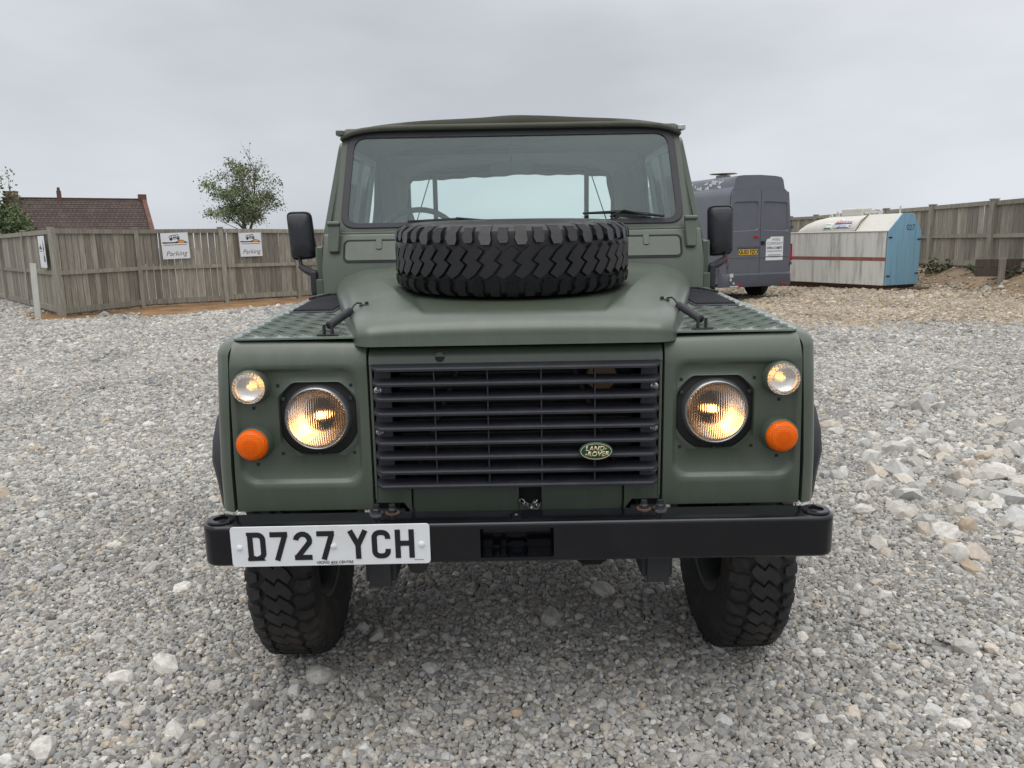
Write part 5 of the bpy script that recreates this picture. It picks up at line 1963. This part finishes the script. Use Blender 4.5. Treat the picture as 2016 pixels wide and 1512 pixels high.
# ------------------------------------------------------------------ grey van
M['van'] = pbr('grey_van_paint', (.118, .127, .152), .36, var=.06, scale=3, dirt=(.15, .15, .16), dirt_amt=.4, dirt_scale=2, rvar=.06)
M['van_trim'] = pbr('grey_plastic_trim', (.075, .08, .10), .5, var=.1)
M['peel'] = pbr('peeling_pale_paint', (.50, .52, .54), .6, var=.1)
M['red_lamp'] = pbr('red_lamp', (.42, .012, .02), .15, var=.25, scale=30)
M['yellow'] = pbr('yellow_plate', (.75, .47, .02), .35, var=.04)
VA = radians(24)
van = empty('panel_van', (5.52, 15.20, .02), VA)     # local: x to the right seen from behind, y forwards; origin mid rear
tag(van, 'dark grey high roof panel van seen from behind beside the truck mirror', 'van')
VW = 1.86
def van_section(y, k=1.0):
    hw = VW / 2
    pts_ = [(hw * .97, .36), (hw, .62), (hw, 1.00), (hw * .985, 1.45), (hw * .93, 1.95), (hw * .895, 2.25), (hw * .86, 2.38), (hw * .79, 2.425), (hw * .775, 2.47), (hw * .74, 2.62), (hw * .68, 2.675), (hw * .5, 2.70), (0, 2.715)]
    full = pts_ + [(-x_, z_) for x_, z_ in pts_[-2::-1]]
    return [(x_, y, z_) for x_, z_ in full]
vb = MB()
secs = []
for y, inx, low in ((.03, .975, 0), (.08, .995, 0), (.16, 1.0, 0), (3.6, 1.0, 0), (3.9, .99, -.10), (4.3, .96, -.75), (4.55, .93, -1.35), (5.15, .90, -1.62), (5.35, .80, -1.75)):
    s_ = van_section(y)
    zmax = 2.715 + low
    secs.append([(x_ * inx * (1 if z_ < 2.0 else .995), y, min(z_, .36 + (z_ - .36) * (zmax - .36) / (2.715 - .36))) for x_, y, z_ in s_])
# rear leans forward a little towards the roof
secs[0] = [(x_, .03 + max(0, z_ - 1.0) * .05, z_) for x_, y, z_ in secs[0]]
secs[1] = [(x_, .08 + max(0, z_ - 1.0) * .05, z_) for x_, y, z_ in secs[1]]
vb.loops(secs, True, True, closed=True)
vb.build('body', M['van'], van, 40)
# rear doors standing slightly proud, each with its pressed panel
def rear_M(x, z): return plane_M((x, .025 + max(0, 0), z), (1, 0, 0), (0, .03, 1))
hw = VW / 2
for s_, nm in ((-1, 0), (1, 1)):
    outl = [(s_ * .006, .60), (s_ * hw * .93, .60), (s_ * hw * .955, 1.05), (s_ * hw * .94, 1.5), (s_ * hw * .885, 2.0), (s_ * hw * .84, 2.36), (s_ * .006, 2.40)]
    Mr = plane_M((0, .022, 0), (1, 0, 0), (0, .012, 1))
    dz = MB()
    cc = (s_ * hw * .47, 1.5)
    win = round_poly([(s_ * .07, 1.52), (s_ * hw * .86, 1.49), (s_ * hw * .80, 2.13), (s_ * .07, 2.15)], .06, 4)
    win2 = [(cc[0] + (p[0] - cc[0]) * .94, 1.8 + (p[1] - 1.8) * .94) for p in win]
    lo, lw, lw2 = star_loops([round_poly(outl, .03, 3), win, win2], (s_ * hw * .45, 1.8), 48)
    Pq = lambda L, d: [Mr @ Vector((p[0], p[1], d)) for p in L]
    dz.loops([Pq(lo, -.03), Pq(lo, .012), Pq(lw, .016), Pq(lw2, -.010)], False, True)
    dro = dz.build('rear_door', M['van'], van, 30)
    # lower swage
    MB().box((min(s_ * .02, s_ * hw * .9), .93, .012), (max(s_ * .02, s_ * hw * .9), .955, .02), Mr).build('swage', M['van'], dro, 0, .004)
    if s_ < 0:
        MB().box((-.62, 1.135, .012), (-.02, 1.185, .030), Mr).build('handle_strip', M['van_trim'], dro, 0, .006)
        MB().box((-.19, 1.36, .012), (-.06, 1.405, .030), Mr).build('brake_light', M['red_lamp'], dro, 0, .006)
        pl_ = MB().box((-.585, 1.0, .012), (-.065, 1.115, .018), Mr).build('number_plate', M['yellow'], dro, 0, .003)
        text_part('lettering', 'GU53 FZO', .118, Mr @ Matrix.Translation((-.325, 1.055, .0185)), M['ink'], pl_, .001, offset=.004, spacing=.93)
    else:
        sg = MB().prism([(.17, .86), (.66, .86), (.66, 1.38), (.30, 1.38), (.27, 1.34), (.20, 1.33), (.17, 1.28)], .014, .018, Mr).build('notice', M['sign'], dro, 0)
        text_part('lettering', 'HIRE', .085, Mr @ Matrix.Translation((.45, 1.315, .0185)), M['ink_grey'], sg, .001, spacing=1.3)
        text_part('lettering', 'COMPANY', .085, Mr @ Matrix.Translation((.42, 1.225, .0185)), M['ink_grey'], sg, .001, spacing=1.15)
        text_part('lettering', '07816 518877', .075, Mr @ Matrix.Translation((.415, 1.13, .0185)), M['ink'], sg, .001, offset=.002)
        for z_, w_ in ((1.055, .42), (.97, .36), (.925, .30)):
            MB().box((.415 - w_ / 2, z_, .0183), (.415 + w_ / 2, z_ + .014, .019), Mr).build('fine_print', M['ink_grey'], sg, 0)
        MB().box((.02, 1.20, .010), (.13, 1.29, .022), Mr).build('door_handle', M['ink'], dro, 0, .006)
    # tail lamps wrap the corners
    x0, x1 = sorted((s_ * hw * .945, s_ * (hw + .004)))
    MB().prism([(s_ * hw * .955, .84), (s_ * (hw + .006), .84), (s_ * (hw + .002), 1.22), (s_ * hw * .985, 1.22), (s_ * hw * .955, 1.1)], -.10, .022, Mr).build('tail_light', M['red_lamp'], van, 0, .006)
    # wheels
    for yy in (.98, 4.3):
        wv = MB().lathe([(.33, -.10), (.345, -.08), (.345, .08), (.33, .10), (.21, .10), (.20, .06), (.0, .05)], 28, Matrix.Translation((s_ * (hw - .15), yy, .33)) @ Matrix.Rotation(pi / 2 * s_, 4, 'Y'), True).build('wheel', M['rubber_dusty'], van, 40)
        MB().lathe([(.205, .085), (.19, .07), (.10, .085), (0, .09)], 20, Matrix.Translation((s_ * (hw - .15), yy, .33)) @ Matrix.Rotation(pi / 2 * s_, 4, 'Y')).build('hub_cap', M['van_trim'], wv, 40)
    hg = MB()
    for z_ in (.75, 1.55): hg.box((min(s_ * hw * .93, s_ * hw * .98), -.012, z_), (max(s_ * hw * .93, s_ * hw * .98), .02, z_ + .07))
    hg.build('hinge', M['van_trim'], van, 0, .004)
bp_ = MB()
secs = []
for x_ in (-hw - .02, -hw + .05, -hw + .14, -.3, .3, hw - .14, hw - .05, hw + .02):
    e_ = max(0, abs(x_) - (hw - .14)) / .16
    yb_ = -.06 + .14 * e_ ** 2
    secs.append([(x_, yb_, .30), (x_, yb_ - .012, .38), (x_, yb_, .56), (x_, yb_ + .05, .60), (x_, .25, .60), (x_, .25, .30)])
bp_.loops(secs, True, True)
bpo = bp_.build('rear_bumper', M['van_trim'], van, 40)
for s_ in (-1, 1):
    MB().box((s_ * .62 - .06, -.078, .325), (s_ * .62 + .06, -.066, .365)).build('reflector', M['red_lamp'], bpo, 0)
    MB().box((min(s_ * (hw + .004), s_ * (hw + .018)), .25, .56), (max(s_ * (hw + .004), s_ * (hw + .018)), 3.6, .70)).build('side_rub_strip', M['van_trim'], van, 0)
for (xa, za, xb, zb_) in ((-.87, .52, -.80, .60), (-.865, .44, -.84, .50), (-.86, .31, -.66, .335), (-.80, .37, -.76, .41)):
    MB().box((xa, -.085, za), (xb, -.05, zb_)).build('bare_patch', M['peel'], bpo, 0)
# peeling paint along the roof edge
pe = MB()
r2 = random.Random(4)
for k in range(60):
    y = r2.uniform(.3, 3.3)
    x_ = -hw * r2.uniform(.742, .775)
    z_ = 2.47 + (abs(x_) / hw - .775) / (.74 - .775) * .15
    s0, s1 = r2.uniform(.02, .12), r2.uniform(.01, .05)
    pe.add([(x_ - .008, y, z_ - s1), (x_ - .008, y + s0, z_ - s1 * r2.uniform(.2, 1)), (x_ + .002, y + s0 * r2.uniform(.5, 1), z_ + s1), (x_ + .002, y, z_ + s1 * r2.uniform(.3, 1))], [(0, 1, 2, 3)])
pe = pe.build('peeled_paint', M['peel'], van, 0)
pe['kind'] = 'stuff'
rvn = MB().lathe([(.16, 2.70), (.16, 2.76), (.08, 2.77)], 20, Matrix.Translation((-.28, 1.0, 0)), cap1=True)
rvn.lathe([(.0, 2.835), (.17, 2.83), (.30, 2.81), (.31, 2.795), (.2, 2.79), (.0, 2.785)], 24, Matrix.Translation((-.28, 1.0, 0)))
M['vent_white'] = pbr('dirty_white_plastic', (.48, .47, .42), .6, var=.2)
rvn.build('roof_vent', M['vent_white'], van, 40)
MB().box((-hw * .9, .3, .28), (hw * .9, 5.0, .40)).build('underside', M['dark'], van, 0)

# ------------------------------------------------------------------ bunded tank
def streaks(name, col, dirt, amt, sc=(5, 5, .35)):
    return pbr(name, col, .55, var=.06, scale=2, stretch=sc, dirt=dirt, dirt_amt=amt, dirt_scale=1.5)
M['tank_white'] = streaks('stained_white_steel', (.66, .66, .62), (.22, .20, .165), .8, (5, 5, .4))
M['tank_top'] = pbr('mossy_white_steel', (.60, .59, .54), .6, var=.1, scale=3, dirt=(.40, .37, .28), dirt_amt=.6, dirt_scale=3)
M['blue'] = streaks('faded_blue_steel', (.215, .40, .53), (.13, .25, .34), .75, (6, 6, .5))
M['stripe'] = pbr('red_stripe', (.27, .10, .075), .6, var=.2)
M['sticker_blue'] = pbr('sticker_blue', (.06, .09, .32), .4, var=.1)
M['sticker_red'] = pbr('sticker_red', (.62, .17, .05), .4, var=.2)
M['sticker_green'] = pbr('sticker_green', (.30, .45, .20), .4, var=.2)
TA = radians(26)
tank = empty('fuel_tank', (8.62, 15.85, .12), TA)    # local: x along the blue end, y along the long side going away
tag(tank, 'long stained white storage tank with a faded blue end panel and red stripe', 'tank')
TW, TL, TE, TP, TB = 1.12, 4.6, 1.36, 1.76, .12
hexa = [(0, TB), (TW, TB), (TW, TE), (TW * .73, TP), (TW * .40, TP), (0, TE)]
MB().loops([[(0, .012, TB), (0, .012, TE), (0, TL, TE), (0, TL, TB)]], True).loops([[(TW, .012, TB), (TW, .012, TE), (TW, TL, TE), (TW, TL, TB)]], True).loops([[(0, TL, TB), (TW, TL, TB), (TW, TL, TE), (0, TL, TE)]], True).build('side_panel', M['tank_white'], tank, 0, solid=.012)
MB().add([(0, 0, TE), (TW * .40, 0, TP), (TW * .40, .90, TP), (0, .90, TE), (TW, 0, TE), (TW * .73, 0, TP), (TW * .73, .90, TP), (TW, .90, TE)],
         [(0, 1, 2, 3), (1, 5, 6, 2), (5, 4, 7, 6), (3, 2, 6, 7)]).build('lid', M['tank_top'], tank, 0)
MB().tube([(-.012, 0, TE), (-.012, TL, TE)], .018, 6).build('eave_rail', M['tank_top'], tank)
cyl = MB()
secs = []
for y, k in ((.903, 1.0), (1.3, 1.0), (1.9, .985), (2.15, .95), (2.4, .85), (2.6, .70), (2.75, .48), (2.83, .1)):
    secs.append([(TW / 2 + (TW / 2 - .02) * cos(radians(a)) * (.75 + .25 * k), y, TE - .03 + (TP - TE + .02) * sin(radians(a)) ** .85 * k) for a in range(0, 181, 9)])
cyl.loops(secs, True, True, closed=False)
cyo = cyl.build('tank_vessel', M['tank_top'], tank, 50)
MB().tube([(.01, .905, TE + .01), (.20, .905, TP - .16), (TW * .40, .905, TP + .012)], .012, 6).build('lid_seam', M['rusty'], tank)
EM = plane_M((0, -.002, 0), (1, 0, 0), (0, 0, 1))
for (xa, xb) in ((0.0, TW * .455), (TW * .459, TW)):
    poly = [(x_, z_) for x_, z_ in hexa]
    def cut(poly, lo_, hi_):
        out = []
        def inside(p): return lo_ - 1e-9 <= p[0] <= hi_ + 1e-9
        m = len(poly)
        for lim, sgn in ((lo_, 1), (hi_, -1)):
            out = []
            for i in range(len(poly)):
                p, q = poly[i], poly[(i + 1) % len(poly)]
                ip, iq = sgn * (p[0] - lim) >= 0, sgn * (q[0] - lim) >= 0
                if ip: out.append(p)
                if ip != iq:
                    t = (lim - p[0]) / (q[0] - p[0])
                    out.append((lim, p[1] + (q[1] - p[1]) * t))
            poly = out
        return poly
    MB().prism(cut(poly, xa, xb), -.004, .022, EM).build('end_door', M['blue'], tank, 0, .003)
for x_, z_ in ((.02, 1.2), (TW - .12, 1.15), (.02, .32), (TW - .12, .36)):
    MB().box((x_, z_, .022), (x_ + .11, z_ + .03, .034), EM).build('strap_hinge', M['chassis'], tank, 0)
text_part('lettering', '027', .19, EM @ Matrix.Translation((TW * .66, 1.43, .0225)), M['ink'], tank, .001)
MB().box((-.014, .0, .68), (-.0005, TL, .765)).build('red_stripe', M['stripe'], tank, 0)
sk = MB()
sk.box((.06, -.35, -.04), (.16, TL + .1, .06))
sk.box((TW - .16, -.35, -.04), (TW - .06, TL + .1, .06))
for y in (-.2, 1.2, 2.6, 4.0): sk.box((.16, y, -.03), (TW - .16, y + .1, .05))
sk.box((.03, .04, .06), (TW - .03, TL - .04, TB - .002))
sk.build('skid_frame', M['rusty'], tank, 0)
MB().tube([(TW * .4, -.3, .03), (TW * .75, -.42, .03), (TW * 1.05, -.40, .04), (TW * 1.25, -.22, .05)], .045, 8).build('hose_stub', M['rusty'], tank)
# stickers on the vessel shoulder
def on_vessel(y, a):
    c_, s__ = cos(radians(a)), sin(radians(a))
    return Vector((TW / 2 + (TW / 2 - .02) * c_, y, TE - .03 + (TP - TE + .02) * s__ ** .85))
def sticker(name, y0, y1, a0, a1, mat, off=.004, parent=None):
    rows = []
    for k in range(7):
        a = a0 + (a1 - a0) * k / 6
        p = on_vessel(0, a)
        q = (p - Vector((TW / 2, 0, TE - .1))).normalized() * off
        rows.append([(p.x + q.x, y0, p.z + q.z), (p.x + q.x, y1, p.z + q.z)])
    return MB().loops(rows, closed=False).build(name, mat, parent or cyo, 40, solid=.001)
sticker('sticker', 1.62, 1.90, 170, 148, M['sign'])
sticker('sticker_mark', 1.68, 1.82, 155, 151, M['sticker_green'], .006)
sticker('sticker_mark', 1.66, 1.86, 168, 164, M['ink_grey'], .006)
sticker('sticker', 1.06, 1.58, 168, 143, M['sign'])
sticker('sticker_mark', 1.07, 1.57, 153.5, 147.5, M['sticker_blue'], .006)
for k in range(6): sticker('sticker_mark', 1.09 + .08 * k, 1.15 + .08 * k, 146.5, 141, M['sticker_red'], .007)
sticker('sticker_mark', 1.15, 1.48, 166.5, 163, M['sticker_blue'], .006)
sticker('sticker_mark', 1.2, 1.45, 160, 158, M['sticker_blue'], .006)
sticker('sticker_mark', 1.08, 1.13, 163, 157, M['sticker_red'], .006)
sticker('sticker', 1.36, 1.5, 137, 127, M['white'])
# fittings on top
ft = MB().box((TW * .42, 1.12, TP - .03), (TW * .72, 1.75, TP + .17)).build('filler_box', M['tank_top'], tank, 0, .04, 3)
for y, h_ in ((1.92, .14), (2.12, .09)):
    ring_plate(lg := MB(), round_poly([(-.06, 0), (.06, 0), (.06, h_ * .6), (0, h_ * 1.3), (-.06, h_ * .6)], .03, 4), circ(0, h_ * .55, .025, 12), -.012, .012, plane_M((TW * .5, y, TP - .05), (0, 1, 0), (0, 0, 1)), (0, h_ * .55))
    lg.build('lifting_lug', M['tank_top'], tank, 30)
pf = MB().tube([(TW * .5, 1.1, TP + .04), (TW * .5, .62, TP + .05)], .03, 8)
pf.tube([(TW * .5, .98, TP), (TW * .5, .98, TP + .15)], .045, 10)
pf.tube([(TW * .5, .68, TP), (TW * .5, .68, TP + .10)], .05, 10)
pf.tube([(TW * .5, .82, TP), (TW * .5, .82, TP + .12), (TW * .62, .82, TP + .12)], .02, 8)
pf.build('pipe_fitting', M['tank_top'], tank)
MB().tube([(TW * .47, .12, TP), (TW * .47, .12, TP + .17)], .02, 8).build('vent_pipe', M['tank_top'], tank)

# ------------------------------------------------------------------ single larger stones that stand out from the gravel
def rock_mesh(seed):
    r = random.Random(seed)
    bm = bmesh.new()
    bmesh.ops.create_icosphere(bm, subdivisions=2, radius=1)
    for v in bm.verts: v.co = v.co * r.uniform(.72, 1.12)
    geom = bmesh.ops.convex_hull(bm, input=bm.verts)
    dead = [g_ for g_ in geom['geom_interior'] if isinstance(g_, bmesh.types.BMVert)]
    bmesh.ops.delete(bm, geom=dead, context='VERTS')
    me = bpy.data.meshes.new('stone')
    bm.to_mesh(me)
    bm.free()
    return me
M['pale_stone'] = pbr('pale_limestone', (.54, .52, .48), .85, var=.25, scale=2.4, bump=.25, bscale=9, rnd=.22, dirt=(.30, .27, .22), dirt_amt=.4, dirt_scale=2)
rocks = [rock_mesh(k) for k in range(6)]
for m_ in rocks: m_.materials.append(M['pale_stone'])
spots = [(-.66, .27, .062, 'broad flat pale stone just in front of the left front tyre, seen nearest the middle'),
         (-1.20, .33, .055, 'rounded white stone, right one of the close pair left of the left tyre'),
         (-1.32, .25, .050, 'square pale stone, left one of the close pair left of the left tyre'),
         (-1.02, -.02, .034, 'small white chunk near the bottom edge below the number plate side'),
         (-1.36, -.09, .055, 'large pale slab in the bottom left corner of the gravel'),
         (-1.40, .95, .045, 'pale chunk out on the gravel level with the left tyre'),
         (-1.62, 1.15, .055, 'wide pale stone farther out behind the left bumper end'),
         (.12, .62, .050, 'grey brown stone in the shade midway under the bumper'),
         (.34, .85, .058, 'larger dull stone in the shade deeper under the truck'),
         (1.27, -.04, .032, 'yellowish pebble near the bottom right corner'),
         (1.02, .36, .034, 'small pale block on the gravel in front of the right tyre'),
         (2.02, 1.40, .085, 'biggest pale boulder in the coarse stones right of the bumper'),
         (1.78, 1.72, .075, 'long pale slab at the near left end of the coarse stones'),
         (2.45, 1.75, .075, 'flat pale slab in the middle of the coarse stones at right'),
         (2.35, 1.10, .075, 'pale domed rock nearest us among the coarse stones at right'),
         (2.9, 2.35, .075, 'pale rock at the back of the coarse stones by the right edge')]
r2 = random.Random(21)
for k, (x_, y_, s_, lab) in enumerate(spots):
    o = bpy.data.objects.new('stone', rocks[k % 6])
    COL.objects.link(o)
    o.location = (x_, y_, float(gz(x_, y_)) + s_ * .12)
    o.scale = (s_ * r2.uniform(.9, 1.25), s_ * r2.uniform(.7, .95), s_ * r2.uniform(.45, .7))
    o.rotation_euler = (r2.uniform(-.25, .25), r2.uniform(-.25, .25), r2.uniform(0, 6.28))
    tag(o, lab, 'stone', 'pale limestone lumps in the gravel')
